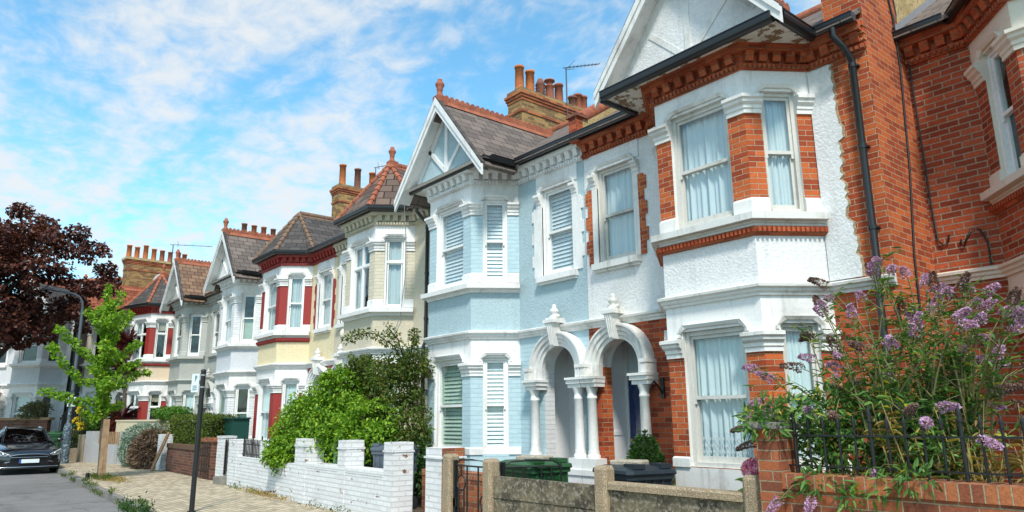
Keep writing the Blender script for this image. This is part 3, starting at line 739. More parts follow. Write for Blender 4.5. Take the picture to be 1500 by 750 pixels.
    # --- chimney on the far party wall
    if H.get('stack'):
        S = H['stack']; ya, yb_ = S.get('y', (1.95, 4.3)); zt = S.get('z', 9.12); xm = S.get('x', w); hx = S.get('hx', .25)
        c = MB(); e = 0
        c.box(xm - hx, xm + hx, ya, yb_, 5.5, zt - .62, STOCK)
        for (z0_, z1_, o, mt) in ((zt - .62, zt - .55, .025, STOCK_RED), (zt - .55, zt - .32, .012, STOCK), (zt - .32, zt - .25, .03, STOCK_RED), (zt - .25, zt - .18, .055, STOCK_RED), (zt - .18, zt - .11, .08, STOCK_RED), (zt - .11, zt, .03 if not S.get('cap') else .11, S.get('cap') or STOCK)):
            c.box(xm - hx - o, xm + hx + o, ya - o, yb_ + o, z0_, z1_, mt)
        c.box(xm - hx + .06, xm + hx - .06, ya + .05, yb_ - .05, zt, zt + .035, CONC_STEP)
        ch_o = B(c, 'chimney')
        for (t, hgt, kind) in S['pots']:
            p = MB(); mt = {'o': TERRA_OR, 't': TERRA, 'd': TERRA_DK, 'v': TERRA_DK, 'h': TERRA}[kind]; py = ya + (yb_ - ya) * t
            if kind == 'v':
                p.lathe((xm, py, zt + .02), [(.11, 0), (.11, .1), (.13, .12), (.10, .17), (.13, .2), (.10, .25), (.13, .28), (.10, .33), (.13, .36), (.12, .4), (.06, hgt), (0, hgt + .03)], mt, 12)
            elif kind == 'h':
                p.lathe((xm, py, zt + .02), [(.12, 0), (.11, .05), (.105, hgt - .2), (.125, hgt - .18), (.125, hgt - .15), (.07, hgt - .13), (.07, hgt - .04), (.14, hgt - .03), (.14, hgt), (.05, hgt + .03)], mt, 14)
            else:
                p.lathe((xm, py, zt + .02), [(.125, 0), (.115, .05), (.105, hgt - .06), (.12, hgt - .055), (.125, hgt), (.095, hgt), (.09, hgt - .25)], mt, 14)
            B(p, 'chimney_pot', ch_o)
    H['root'] = root
    return root
# ------------------------------------------------------------------ the terrace
def wset(style='sash', lo=None, up=None, main=('net', NET), **k): return dict(style=style, lo=lo or [('net', NET)] * 3, up=up or [('net', NET)] * 3, main=main, **k)
def houses():
    D = -7.82
    SH = ('shutter', SLAT, 1.2)
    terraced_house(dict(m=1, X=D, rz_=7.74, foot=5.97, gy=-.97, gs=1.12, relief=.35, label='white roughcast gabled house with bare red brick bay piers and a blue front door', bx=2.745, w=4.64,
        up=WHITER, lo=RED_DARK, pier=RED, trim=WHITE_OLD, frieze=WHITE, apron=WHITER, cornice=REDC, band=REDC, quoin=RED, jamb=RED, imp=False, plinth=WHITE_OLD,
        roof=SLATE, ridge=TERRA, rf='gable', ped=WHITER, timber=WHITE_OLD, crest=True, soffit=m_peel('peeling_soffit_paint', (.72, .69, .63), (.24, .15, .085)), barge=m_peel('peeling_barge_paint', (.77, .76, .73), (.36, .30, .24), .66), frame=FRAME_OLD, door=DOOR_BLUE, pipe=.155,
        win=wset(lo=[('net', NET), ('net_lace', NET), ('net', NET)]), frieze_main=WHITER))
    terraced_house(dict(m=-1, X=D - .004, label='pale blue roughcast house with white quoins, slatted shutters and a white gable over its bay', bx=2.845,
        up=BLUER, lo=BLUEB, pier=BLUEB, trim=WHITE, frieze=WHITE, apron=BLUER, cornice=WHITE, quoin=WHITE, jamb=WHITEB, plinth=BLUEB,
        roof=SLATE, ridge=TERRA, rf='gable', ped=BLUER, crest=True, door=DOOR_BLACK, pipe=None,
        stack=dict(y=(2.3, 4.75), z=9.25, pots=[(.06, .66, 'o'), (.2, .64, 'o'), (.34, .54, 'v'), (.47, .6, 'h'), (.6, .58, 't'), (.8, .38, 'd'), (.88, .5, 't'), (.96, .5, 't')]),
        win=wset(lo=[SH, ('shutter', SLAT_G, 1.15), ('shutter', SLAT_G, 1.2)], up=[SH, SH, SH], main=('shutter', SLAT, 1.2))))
    D2 = D - 8.98
    terraced_house(dict(m=1, X=D2, label='beige roughcast house with a pointed brown tiled turret roof and white casement windows', bx=2.60, w=4.47,
        up=BEIGER, lo=BEIGER, pier=BEIGEB, trim=WHITE, frieze=WHITE, apron=BEIGER, cornice=BEIGEP, plinth=BEIGER,
        roof=TILE_BR, ridge=TERRA, rf='hip', door=DOOR_GREY, pipe=.09, msill=WHITE,
        win=wset('casement', up=[('pair', DRAPE, .45, .3), ('pair', DRAPE, .4, .35), ('net', DRAPE)], lo=[('net', DRAPE), ('roller', GREENCLOTH, .2), ('roller', SLAT_G, .3)], main=('pair', DRAPE, .4, .3))))
    terraced_house(dict(m=-1, X=D2 - .004, label='yellow painted house with oxblood red piers and a grey slate hipped bay roof', bx=2.67,
        up=YELLOWR, lo=REDP, pier=REDP, trim=WHITE, frieze=WHITE, apron=YELLOWR, cornice=REDP, band=REDP, quoin=REDP, plinth=WHITE, string=WHITE,
        roof=SLATE_DK, ridge=BUFF_RIDGE, rf='hip', fin=False, door=DOOR_BLACK, jamb=WHITE,
        stack=dict(y=(1.95, 4.1), pots=[(.1, .75, 'o'), (.36, .72, 'd'), (.62, .7, 'o')]),
        win=wset(up=[('net', DRAPE), ('net', DRAPE), ('pair', DRAPE, .7, .2)], lo=[('net', NET), ('net', NET), ('net', NET)], main=('net', DRAPE))))
    D3 = D2 - 8.98
    terraced_house(dict(m=1, X=D3, label='plain white gabled house with a dark green store standing in front', bx=2.68, w=4.47,
        up=WHITES, lo=WHITEB, pier=WHITEB, trim=WHITE, frieze=WHITE, apron=WHITES, cornice=WHITE, plinth=WHITEB, roof=SLATE, ridge=TERRA, rf='gable', crest=True, door=DOOR_GREY,
        win=wset(lo=[('slats', SLAT_G, .9), ('slats', SLAT_G, .9), ('slats', SLAT_G, .9, 0, .5)], up=[('net', NET), ('net', NET), ('slats', SLAT_G, .9, 0, .52)], main=('net', NET))))
    terraced_house(dict(m=-1, X=D3 - .004, label='all grey painted house with a tan tiled gable roof', bx=2.85,
        up=GREYR, lo=GREYB, pier=GREYB, trim=GREYP, frieze=GREYP, apron=GREYR, cornice=GREYP, plinth=GREYB, roof=TILE_TAN, ridge=TERRA, rf='gable', crest=True, door=DOOR_BLUE, ped=GREYR, barge=WHITE, soffit=WHITE, timber=WHITE,
        stack=dict(pots=[(.02, .62, 'd'), (.2, .6, 't'), (.38, .6, 't'), (.56, .58, 'd'), (.74, .58, 'o'), (.92, .55, 'o')]),
        win=wset(up=[('none',), ('roller', GREENCLOTH, .75), ('roller', NET, .8)], lo=[('net', NET), ('net', NET), ('net', NET)], main=('none',))))
    PX_, PY_ = -34.46, 6.46
    terraced_house(dict(m=1, X=PX_, Y=PY_, rz=math.radians(18), z0=.08, label='peach and white house with bright red bay piers and a dark conical turret roof', bx=2.74, w=4.49,
        up=PEACHR, lo=REDP, pier=REDP, trim=WHITE, frieze=WHITE, apron=PEACHR, cornice=REDP, band=REDP, plinth=WHITE, roof=TILE_RED, broof=SLATE_DK, ridge=TERRA, rf='hip', door=DOOR_BLACK, quoin=REDP,
        win=wset('casement', up=[('none',), ('pair', DRAPE, .1, .1), ('roller', TANBLIND, .75)], lo=[('none',), ('none',), ('roller', TANBLIND, .8)], main=('net', DRAPE))))
    a9 = math.radians(4)
    terraced_house(dict(m=-1, X=PX_ - .05, Y=PY_, rz=a9, z0=.2, label='cream house with a green curtain upstairs, behind the young tree', bx=2.74, w=4.49,
        up=CREAMR, lo=CREAMR, pier=CREAMR, trim=WHITE, frieze=WHITE, apron=CREAMR, cornice=WHITE, plinth=CREAMR, roof=TILE_RED, ridge=TERRA, rf='gable', crest=True, door=DOOR_BLACK, soffit=WHITE,
        stack=dict(x=3.2, hx=.3, y=(.75, 3.5), z=8.98, cap=CREAM_SIDE, pots=[(.03, .62, 'o'), (.16, .58, 'o'), (.3, .72, 'o'), (.44, .6, 'o'), (.58, .58, 't'), (.72, .56, 't'), (.86, .58, 't'), (.97, .55, 't')]),
        win=wset(up=[('none',), ('roller', TANBLIND, .1), ('roller', GREENCLOTH, .1)], lo=[('net', NET), ('net', DRAPE), ('net', DRAPE)], main=('net', DRAPE))))
    a10 = math.radians(42)
    terraced_house(dict(m=1, X=-39.6, Y=2.19, rz=a10, z0=.15, label='pale grey white house seen square on below the purple maple', bx=2.74, w=4.2,
        up=WHITES, lo=WHITEB, pier=WHITEB, trim=WHITE, frieze=WHITE, apron=WHITES, cornice=WHITE, plinth=WHITEB, roof=SLATE_DK, ridge=TERRA, rf='gable', crest=True, door=DOOR_BLACK,
        win=wset(up=[('none',), ('roller', SLAT, .8), ('none',)], lo=[('net', DRAPE), ('roller', SLAT, .5), ('none',)], main=('none',))))
    # the red brick house set back beyond the projecting end wall
    terraced_house(dict(m=-1, X=.93, Y=9.1, z0=.12, cd=.6, label='red brick house with cream stone dressings, set back beside the projecting end wall', bx=2.13, w=4.11,
        up=RED_WORN, lo=RED_WORN, pier=RED_WORN, trim=CREAM, frieze=CREAM, apron=RED_WORN, cornice=REDC, plinth=CREAM, roof=SLATE, ridge=TERRA, rf='hip', door=DOOR_BLACK, band=REDC,
        win=wset(up=[('net', DRAPE), ('none',), ('none',)])))
houses()
W_ROOT = [o for o in col.objects if o.parent is None and 'roughcast gabled house' in o.get('label', '')][0]
B_ROOT = [o for o in col.objects if o.parent is None and 'pale blue' in o.get('label', '')][0]

# projecting party wall at the right end of the white house, ragged edge of its render, parapets
def party_walls():
    o = W_ROOT.location
    mb = MB(); x0, x1 = -3.64, -3.18
    # chimney-breast wall: front flush with the house front, side facing the set-back house
    mb.poly([(x0, 7.988, 0), (x1, 7.988, 0), (x1, 7.988, 6.9), (x0, 7.988, 6.9)], RED)
    side = [(x1, 7.988, 0), (x1, 9.5, 0), (x1, 15.4, 0), (x1, 15.4, 6.4), (x1, 11.6, 9.3), (x1, 9.5, 7.75), (x1, 7.988, 6.9)]
    mb.poly([side[0], side[1], side[5], side[6]], RED); mb.poly([side[1], side[2], side[3], side[4], side[5]], RED)
    mb.poly([(x0, 7.988, 6.9), (x0, 9.5, 7.75), (x0, 11.6, 9.3), (x0, 11.6, 5), (x0, 7.988, 5)], RED)
    mb.poly([(x0, 7.988, 6.9), (x1, 7.988, 6.9), (x1, 11.6, 9.3), (x0, 11.6, 9.3)], CONC_STEP)
    xs = x1 + .004; mb.poly([(xs, 9.0, 6.1), (xs, 12.0, 8.15), (xs, 12.0, 8.9), (xs, 11.6, 9.28), (xs, 9.5, 7.74), (xs, 9.0, 7.46)], CREAM_SIDE)
    mb.poly([(xs + .006, 8.85, 6.02), (xs + .006, 12.0, 8.14), (xs + .006, 12.0, 8.34), (xs + .006, 8.85, 6.2)], LEAD)
    for k, (z, e) in enumerate(((5.62, .02), (5.70, .045), (5.78, .07), (5.86, .10))): mb.box(x0 + .02, x1 + e * .25, 7.985 - e, 8.0, z, z + .078, REDC if k == 0 else RED)
    mb.build('party_wall', W_ROOT, off=o)
    # roughcast skin ends in a ragged broken line over bare brick
    mb = MB(); R = random.Random(5); xl, z = -3.905, 2.96
    pts = []
    while z < 5.6:
        pts.append((-3.60 + .02 * math.sin(z * 3.1) + R.uniform(-.025, .025) + (.06 if z < 3.6 else 0) + (-.04 if 4.1 < z < 4.6 else 0), z)); z += .045
    for (xa, za), (xb, zb) in zip(pts, pts[1:]):
        mb.poly([(xl, 7.972, za), (xa, 7.972, za), (xb, 7.972, zb), (xl, 7.972, zb)], WHITER)
        mb.poly([(xa, 7.972, za), (xa + .03, 7.99, za), (xb + .03, 7.99, zb), (xb, 7.972, zb)], m_mottle('broken_mortar', (.42, .33, .2), (.3, .22, .13), (.2, .15, .1), 20, 60, .95, .01))
    mb.build('broken_render_edge', W_ROOT, off=o)
    mb = MB()
    for y in (7.75,):
        mb.hexa([(-7.90, 7.88, 5.8), (-7.70, 7.88, 5.8), (-7.70, 10.9, 7.9), (-7.90, 10.9, 7.9), (-7.90, 7.88, 6.26), (-7.70, 7.88, 6.26), (-7.70, 10.9, 8.26), (-7.90, 10.9, 8.26)], CREAM_SIDE)
    mb.box(-7.88, -7.695, 7.74, 7.88, 5.85, 6.27, RED_DARK); mb.box(-7.92, -7.66, 7.71, 7.98, 6.27, 6.32, TERRA_DK)
    for i in range(12):
        t0 = i / 12; t1 = (i + .96) / 12
        a = Vector((-7.80, 7.95, 6.30)).lerp(Vector((-7.80, 10.9, 8.28)), t0); b = Vector((-7.80, 7.95, 6.30)).lerp(Vector((-7.80, 10.9, 8.28)), t1)
        mb.tube([a, b], .125, TERRA, 8)
    mb.build('parapet', W_ROOT, off=o)
party_walls()
# ------------------------------------------------------------------ ground, road, pavement
ASPH = m_mottle('asphalt', (.185, .175, .17), (.14, .135, .13), (.25, .24, .23), 1.6, 90, .9, .006)
KERB = m_mottle('kerb_granite', (.27, .25, .22), (.19, .18, .16), (.12, .11, .10), 4, 60, .85, .006)
PAVE = m_brick('buff_block_paving', (.54, .45, .32), (.42, .35, .25), (.24, .195, .14), bw=.21, rh=.105, ms=.008, depth=.008, var=.5, dirt=.5, dark=(.26, .205, .13))
SOIL = m_mottle('garden_soil', (.10, .075, .05), (.14, .11, .07), (.06, .05, .035), 5, 50, .95, .02)
AGG = m_mottle('exposed_aggregate', (.34, .25, .155), (.25, .185, .115), (.50, .42, .31), 8, 75, .9, .012, .35, .65)
OLDCONC = m_mottle('lichened_concrete', (.19, .155, .10), (.065, .056, .042), (.27, .235, .18), 4.2, 22, .95, .012, .40, .60)
WALLW = m_brick('white_painted_garden_brick', (.78, .78, .79), (.74, .74, .75), (.68, .67, .66), depth=.016, var=.15, chips=(.22, .10, .06), dirt=.25, dark=(.50, .44, .36), rh=.072, bw=.22, ms=.007)
BROWNB = m_brick('brown_red_brick', (.19, .07, .045), (.13, .05, .035), (.26, .22, .17), var=.7, dirt=.3, dark=(.26, .22, .19))
WALLR = m_brick('orange_garden_brick', (.40, .12, .05), (.27, .085, .045), (.36, .27, .17), var=.8, dirt=.45)
STONEW = m_mottle('rubble_stone', (.42, .35, .25), (.28, .23, .16), (.16, .13, .09), 9, 40, .9, .02)
WOOD = m_plain('weathered_timber', (.34, .22, .13), .75, .2, 0, .35, 7, .004)
WOODB = m_plain('brown_plank', (.33, .15, .06), .6, .3, 0, .3, 6, .003)
GREYW = m_paint('grey_wall_paint', (.42, .43, .44), .7, .3)
CREAMW = m_paint('cream_wall_paint', (.66, .56, .38), .7, .3)
def _road_wear():
    nt = ASPH.node_tree; b = next(n for n in nt.nodes if n.type == 'BSDF_PRINCIPLED'); src = b.inputs['Base Color'].links[0].from_socket
    p = pos(nt, .55, .8, 1); w = noise(nt, pos(nt), 1.7, 3); ad = N(nt, 'ShaderNodeMixRGB'); ad.inputs[0].default_value = .25; nt.links.new(p.outputs[0], ad.inputs[1]); nt.links.new(w[0].outputs[1], ad.inputs[2])
    v = N(nt, 'ShaderNodeTexVoronoi', Scale=.9); v.feature = 'DISTANCE_TO_EDGE'; nt.links.new(ad.outputs[0], v.inputs['Vector'])
    crk = ramp(nt, (v, 0), .004, .012, 1, 0); br = noise(nt, pos(nt), .8, 2); cm = N(nt, 'ShaderNodeMath', operation='MULTIPLY'); nt.links.new(crk[0].outputs[0], cm.inputs[0]); bm = ramp(nt, br, .5, .62); nt.links.new(bm[0].outputs[0], cm.inputs[1])
    m = N(nt, 'ShaderNodeMix'); m.data_type = 'RGBA'; nt.links.new(cm.outputs[0], m.inputs[0]); nt.links.new(src, m.inputs[6]); m.inputs[7].default_value = (.045, .042, .04, 1)
    big = noise(nt, pos(nt, .35, 1.2, 1), .9, 5, .6); o = mixc(nt, ramp(nt, big, .52, .66, 0, .55), (m, 2), (.09, .085, .08))
    v2 = N(nt, 'ShaderNodeTexVoronoi', Scale=.35); v2.distance = 'CHEBYCHEV'; nt.links.new(pos(nt).outputs[0], v2.inputs['Vector']); pt = ramp(nt, (v2, 1), .6, .62, 1.0, .86)
    o = mixc(nt, 1.0, o, pt, 'MULTIPLY'); nt.links.new(o[0].outputs[2], b.inputs['Base Color'])
_road_wear()
def kerb_y(x): return 3.23 - .045 * (x + 14.65)
def ground():
    g = MB(); g.poly([(-900, -900, -.17), (900, -900, -.17), (900, 900, -.17), (-900, 900, -.17)], m_mottle('far_ground', (.16, .15, .13), (.12, .12, .10), (.2, .19, .17), 1, 20)); struct('ground', g)
    far = [(-30.8, kerb_y(-30.8)), (-32.2, 3.5), (-33.1, 2.4), (-33.7, .4), (-34.0, -3), (-34, -12), (-34, -40)]
    kp = [(x, kerb_y(x)) for x in (25, 10, 0, -5, -10, -15, -20, -25, -29)] + far
    r = MB(); r.poly([(p[0], p[1], -.12) for p in kp] + [(-34, -60, -.12), (60, -60, -.12), (60, kp[0][1], -.12)], ASPH); struct('road', r)
    P = MB(); P.poly([(p[0], p[1] + .10, .0) for p in kp[::-1]][3:] + [(25, 8.6, 0), (-36, 8.9, 0), (-48, 8.9, 0), (-48, -12, 0), (-34.0, -12, 0)], PAVE); struct('pavement', P)
    k = MB()
    fine = []
    for a, b in zip(kp, kp[1:]):
        n = max(1, int(math.hypot(b[0] - a[0], b[1] - a[1]) / .9))
        for i in range(n): fine.append((a[0] + (b[0] - a[0]) * i / n, a[1] + (b[1] - a[1]) * i / n))
    for a, b in zip(fine, fine[1:]):
        A_, B_ = Vector(a), Vector(b); d = (B_ - A_).normalized(); n = Vector((d.y, -d.x)) ; n = -n if n.y < 0 and abs(d.x) > .5 else n
        if abs(d.x) <= .5: n = Vector((-1, 0))
        g_ = .004; A_ = A_ + d * g_; B_ = B_ - d * g_; j = rng.uniform(-.006, .006)
        q = [A_, B_, B_ + n * .14, A_ + n * .14]
        top = [A_ + n * .015, B_ + n * .015, B_ + n * .14, A_ + n * .14]
        k.hexa([(v.x, v.y, -.2) for v in q] + [(v.x, v.y, .006 + j) for v in top], KERB)
    struct('kerb', k)
    s = MB(); s.poly([(-30.5, 6.2, .004), (-18, 6.0, .004), (-8.2, 5.6, .004), (-3.1, 5.3, .004), (6, 5.3, .004), (6, 9.4, .004), (-3.2, 9.4, .004), (-3.2, 8, .004), (-30.5, 8, .004)], SOIL); struct('front_gardens', s)
ground()

def wallbox(mb, p0, p1, th, z0, z1, mat, mside=None):
    """upright block: front edge p0->p1 (left to right seen from the street), thickness going away from the street"""
    a, b = Vector((p0[0], p0[1], 0)), Vector((p1[0], p1[1], 0)); d = (b - a).normalized(); n = Vector((-d.y, d.x, 0))
    P = [a, b, b + n * th, a + n * th]
    bot = [(v.x, v.y, z0) for v in P]; top = [(v.x, v.y, z1) for v in P]
    p = bot + top
    for i, q in enumerate(((4, 5, 6, 7), (0, 1, 5, 4), (1, 2, 6, 5), (2, 3, 7, 6), (3, 0, 4, 7))): mb.poly([p[j] for j in q], mside if (mside and i == 2) else mat)

def front_boundaries():
    # white wall with four open gaps between its piers (blue house)
    loc = (-11.2, 5.55, 0)
    t = thing('garden_wall', loc, 'white painted brick wall with three square piers and open gaps, in front of the bins', 'wall')
    y = lambda x: 5.48 - .03 * (x + 8.9)
    mb = MB(); wallbox(mb, (-13.0, y(-13.0)), (-9.42, y(-9.42)), .32, 0, .62, WALLW); wallbox(mb, (-13.0, y(-13) - .006), (-9.42, y(-9.42) - .006), .332, .62, .695, WALLW); mb.build('wall_base', t, loc)
    for xa, xb in ((-13.18, -12.66), (-11.3, -11.03), (-9.69, -9.416)):
        m2 = MB(); wallbox(m2, (xa, y(xa) - .012), (xb, y(xb) - .012), .345, 0, .98, WALLW); wallbox(m2, (xa - .012, y(xa) - .028), (xb + .012, y(xb) - .028), .375, .98, 1.005, WALLW); wallbox(m2, (xa, y(xa) - .012), (xb, y(xb) - .012), .345, 1.005, 1.12, WALLW)
        m2.build('pier', t, loc)
    # second white wall, with railings in its gaps and a narrow gate
    loc = (-15.6, 5.7, 0); y2 = lambda x: 5.62 - .055 * (x + 13.2)
    t = thing('garden_wall', loc, 'longer white painted wall with two railed openings, under the green bush', 'wall')
    mb = MB(); wallbox(mb, (-17.6, y2(-17.6)), (-13.2, y2(-13.2)), .24, 0, .66, WALLW); mb.build('wall_base', t, loc)
    for xa, xb in ((-17.6, -16.95), (-15.3, -14.75)):
        m2 = MB(); wallbox(m2, (xa, y2(xa) - .01), (xb, y2(xb) - .01), .27, 0, 1.03, WALLW); m2.build('pier', t, loc)
    for xa, xb in ((-16.95, -15.3), (-14.75, -13.25)):
        rl = MB(); n = int((xb - xa) / .105)
        for i in range(n):
            x = xa + .08 + (xb - xa - .16) * i / (n - 1); rl.tube([(x, y2(x) + .12, .66), (x, y2(x) + .12, 1.04 if i % 6 else 1.12)], .011 if i % 6 else .016, IRON, 6)
        for z in (.72, .93): rl.tube([(xa, y2(xa) + .12, z), (xb, y2(xb) + .12, z)], .013, IRON, 6)
        rl.build('railing', t, loc)
    loc = (-18.45, 5.92, 0); t = thing('gate_pier', loc, 'slim white pier holding the narrow black gate', 'pier'); mb = MB(); wallbox(mb, (-18.72, 5.93), (-18.2, 5.9), .3, 0, 1.05, WALLW); wallbox(mb, (-18.74, 5.915), (-18.18, 5.885), .33, 1.05, 1.09, WALLW); mb.build('shaft', t, loc)
    loc = (-17.9, 5.95, 0); t = thing('iron_gate', loc, 'narrow black iron gate above a concrete step', 'gate')
    mb = MB()
    for i in range(5): x = -18.16 + .13 * i; mb.tube([(x, 5.97, .22), (x, 5.97, 1.02)], .011, IRON, 6)
    for z in (.3, .62, .9): mb.tube([(-18.18, 5.97, z), (-17.62, 5.97, z)], .012, IRON, 6)
    mb.box(-18.2, -18.15, 5.95, 5.99, .2, 1.0, IRON); mb.build('gate_frame', t, loc)
    mb = MB(); mb.box(-18.17, -17.61, 5.72, 6.2, 0, .17, CONC_STEP); tag(mb.build('door_step'), 'mossy concrete step under the narrow iron gate', 'step')
    # pier beside the path, its end face left in bare brick
    loc = (-7.9, 5.3, 0); t = thing('gate_pier', loc, 'white painted brick pier with a bare orange end beside the concrete gatepost', 'pier')
    mb = MB(); wallbox(mb, (-8.12, 5.22), (-7.72, 5.2), .34, 0, .96, WALLW, WALLR); wallbox(mb, (-8.14, 5.20), (-7.70, 5.18), .38, .96, .985, WALLW); wallbox(mb, (-8.12, 5.22), (-7.72, 5.2), .34, .985, 1.09, WALLW, WALLR); mb.build('shaft', t, loc)
    # concrete post and panel fence of the white house
    loc = (-5.0, 5.2, 0); t = thing('concrete_fence', loc, 'low stained concrete panel fence with pebbly posts and coping', 'fence')
    for x in (-6.72, -4.95, -3.32):
        mb = MB(); mb.bev(x - .085, x + .085, 5.12, 5.29, 0, 1.0, AGG, .035); mb.build('post', t, loc)
    mb = MB(); mb.box(-6.64, -5.03, 5.18, 5.24, 0, .58, OLDCONC); mb.box(-6.64, -5.03, 5.172, 5.245, .585, .815, OLDCONC, .004); mb.build('panel', t, loc)
    mb = MB(); mb.box(-4.87, -3.40, 5.18, 5.24, 0, .79, OLDCONC); mb.build('panel', t, loc)
    mb = MB(); mb.bev(-4.87, -3.40, 5.145, 5.275, .79, .86, AGG, .02); mb.build('coping', t, loc)
    loc = (-7.53, 5.2, 0); mb = MB(); mb.bev(-7.615, -7.445, 5.12, 5.29, 0, 1.03, AGG, .03); o = mb.build('gatepost', None, loc); o.location = loc; tag(o, 'lone pebbly concrete gatepost against the bare brick pier end', 'post')
    loc = (-7.1, 5.2, 0); t = thing('iron_gate', loc, 'black iron gate of hoops and bars between two concrete posts', 'gate')
    def leaf(p0, d, nm):
        mb = MB(); w = .7; q = lambda u, z: (p0[0] + d[0] * u, p0[1] + d[1] * u, z)
        r_ = .011
        for u in (0, .24, .46, w): mb.tube([q(u, .08), q(u, .93 if u in (0, w) else .90)], r_, IRON, 6)
        for z in (.12, .90): mb.tube([q(0, z), q(w, z)], r_, IRON, 6)
        mb.tube([q(u, z) for u, z in [(0, .86), (.03, .93), (.10, .965), (.35, .975), (.6, .965), (.67, .93), (w, .86)]], r_, IRON, 6)
        for cu, cz in ((.12, .70), (.58, .50)):
            mb.tube([q(cu + .085 * math.cos(a * PI / 8), cz + .085 * math.sin(a * PI / 8)) for a in range(17)], r_ * .9, IRON, 6)
            mb.tube([q(cu, cz + .085), q(cu, .90)], r_, IRON, 6)
            for s in (-.055, .055): mb.tube([q(cu + s, .12), q(cu + s, cz - .06)], r_, IRON, 6)
        mb.box(p0[0] - .02, p0[0] + .02, p0[1] - .02, p0[1] + .02, .05, .96, IRON); mb.box(p0[0] - .03, p0[0] + .04, p0[1] - .02, p0[1] + .03, .42, .52, IRON)
        mb.build(nm, t, loc)
    leaf((-7.42, 5.2), (1, 0), 'gate_leaf'); leaf((-6.66, 5.33), (.42, .91), 'gate_leaf')
    loc = (-8.4, 6.35, 0); mb = MB(); mb.box(-9.9, -7.0, 6.3, 6.52, 0, .60, WALLR); mb.box(-9.9, -7.0, 6.29, 6.53, .6, .69, m_brick('brick_on_edge', (.45, .15, .06), (.33, .10, .05), (.40, .31, .2), bw=.072, rh=.22, var=.7)); o = mb.build('dwarf_wall', None, loc); o.location = loc; tag(o, 'low orange brick wall seen through the hooped iron gate', 'wall')
    # red brick wall with spear railings at the right
    loc = (-1.5, 5.1, 0); t = thing('garden_wall', loc, 'red brick wall and tall pier below the buddleia, topped by spear railings', 'wall')
    mb = MB(); mb.box(-3.02, 3, 5.10, 5.34, 0, .92, WALLR); mb.build('wall_base', t, loc)
    mb = MB(); mb.box(-3.02, 3, 5.085, 5.355, .921, 1.03, m_brick('brick_on_edge', (.45, .15, .06), (.33, .10, .05), (.40, .31, .2), bw=.072, rh=.22, var=.7)); mb.build('coping', t, loc)
    mb = MB(); mb.box(-3.2, -3.021, 5.07, 5.36, 0, 1.36, WALLR); mb.box(-3.24, -3.0, 5.04, 5.38, 1.36, 1.405, CONC_STEP, .004); mb.build('pier', t, loc)
    loc = (-1.2, 5.12, 1.03); t = thing('iron_railing', loc, 'black iron railings with spear tips standing on the red brick wall', 'railing')
    mb = MB()
    for z in (1.08, 1.30): mb.box(-3.02, 2.6, 5.205, 5.235, z, z + .012, IRON)
    mb.build('rails', t, loc)
    i = 0; x = -2.96
    while x < -.95:
        b = MB(); big = i % 5 == 0; r_ = .014 if big else .009; zt = 1.42 if not big else 1.46
        b.tube([(x, 5.22, 1.03), (x, 5.22, zt - .06)], r_, IRON, 8)
        b.lathe((x, 5.22, zt - .07), [(.006, 0), (.017, .015), (.010, .03), (.016, .045), (.006, .08), (0, .105)] if not big else [(.012, 0), (.024, .02), (.012, .04), (.020, .06), (.008, .1), (0, .14)], IRON, 8)
        b.build('picket', t, loc); x += .115; i += 1
    # farther down the street
    loc = (-22.1, 6.1, 0); t = thing('garden_wall', loc, 'brown brick wall with brown coping under the clipped hedge', 'wall')
    mb = MB(); wallbox(mb, (-24.1, 6.16), (-20.3, 6.06), .24, 0, .68, BROWNB); mb.build('wall_base', t, loc)
    mb = MB(); wallbox(mb, (-24.1, 6.13), (-20.3, 6.03), .3, .68, .80, m_plain('brown_coping', (.14, .085, .055), .8, .2, 0, .25)); mb.build('coping', t, loc)
    mb = MB(); wallbox(mb, (-20.3, 6.04), (-19.25, 6.0), .34, 0, .92, BROWNB); wallbox(mb, (-20.33, 6.01), (-19.22, 5.97), .4, .92, 1.02, WALLR); mb.build('pier', t, loc)
    loc = (-19.85, 5.98, 0); t = thing('iron_gate', loc, 'dark scrolled iron gate folded back against the brown brick pier', 'gate')
    mb = MB(); g = m_plain('rusty_dark_iron', (.045, .028, .022), .6, .4)
    for i in range(5): x = -20.25 + .2 * i; mb.tube([(x, 5.98, .05), (x, 5.98, .85)], .012, g, 6)
    for z in (.08, .45, .85): mb.tube([(-20.27, 5.98, z), (-19.43, 5.98, z)], .014, g, 6)
    for i in range(4):
        for z in (.27, .65): mb.tube([(-20.15 + .2 * i + .075 * math.cos(a * PI / 6) * (1 - a / 30), 5.98, z + .13 * math.sin(a * PI / 6) * (1 - a / 30)) for a in range(17)], .008, g, 5)
    mb.build('gate_frame', t, loc)
    loc = (-24.7, 6.0, 0); mb = MB(); wallbox(mb, (-24.95, 6.08), (-24.3, 6.05), .3, 0, 1.06, WALLW); o = mb.build('gate_pier', None, loc); o.location = loc; tag(o, 'thin white pier between the grey bush and the leaning plank', 'pier')
    loc = (-24.2, 5.9, 0); t = thing('plank', loc, 'brown timber plank leaning against the end of the brown brick wall', 'plank')
    mb = MB()
    for dx in (0, .14):
        a = Vector((-24.45 + dx, 5.80, .01)); b = Vector((-23.95 + dx, 6.07, 1.14))
        mb.hexa([a, a + Vector((.13, 0, 0)), a + Vector((.13, .04, 0)), a + Vector((0, .04, 0)), b, b + Vector((.13, 0, 0)), b + Vector((.13, .04, 0)), b + Vector((0, .04, 0))], WOODB if dx == 0 else WOOD)
    mb.build('board', t, loc)
    loc = (-30, 5.9, 0); t = thing('garden_wall', loc, 'grey rendered wall with a dark recess, behind the young tree', 'wall')
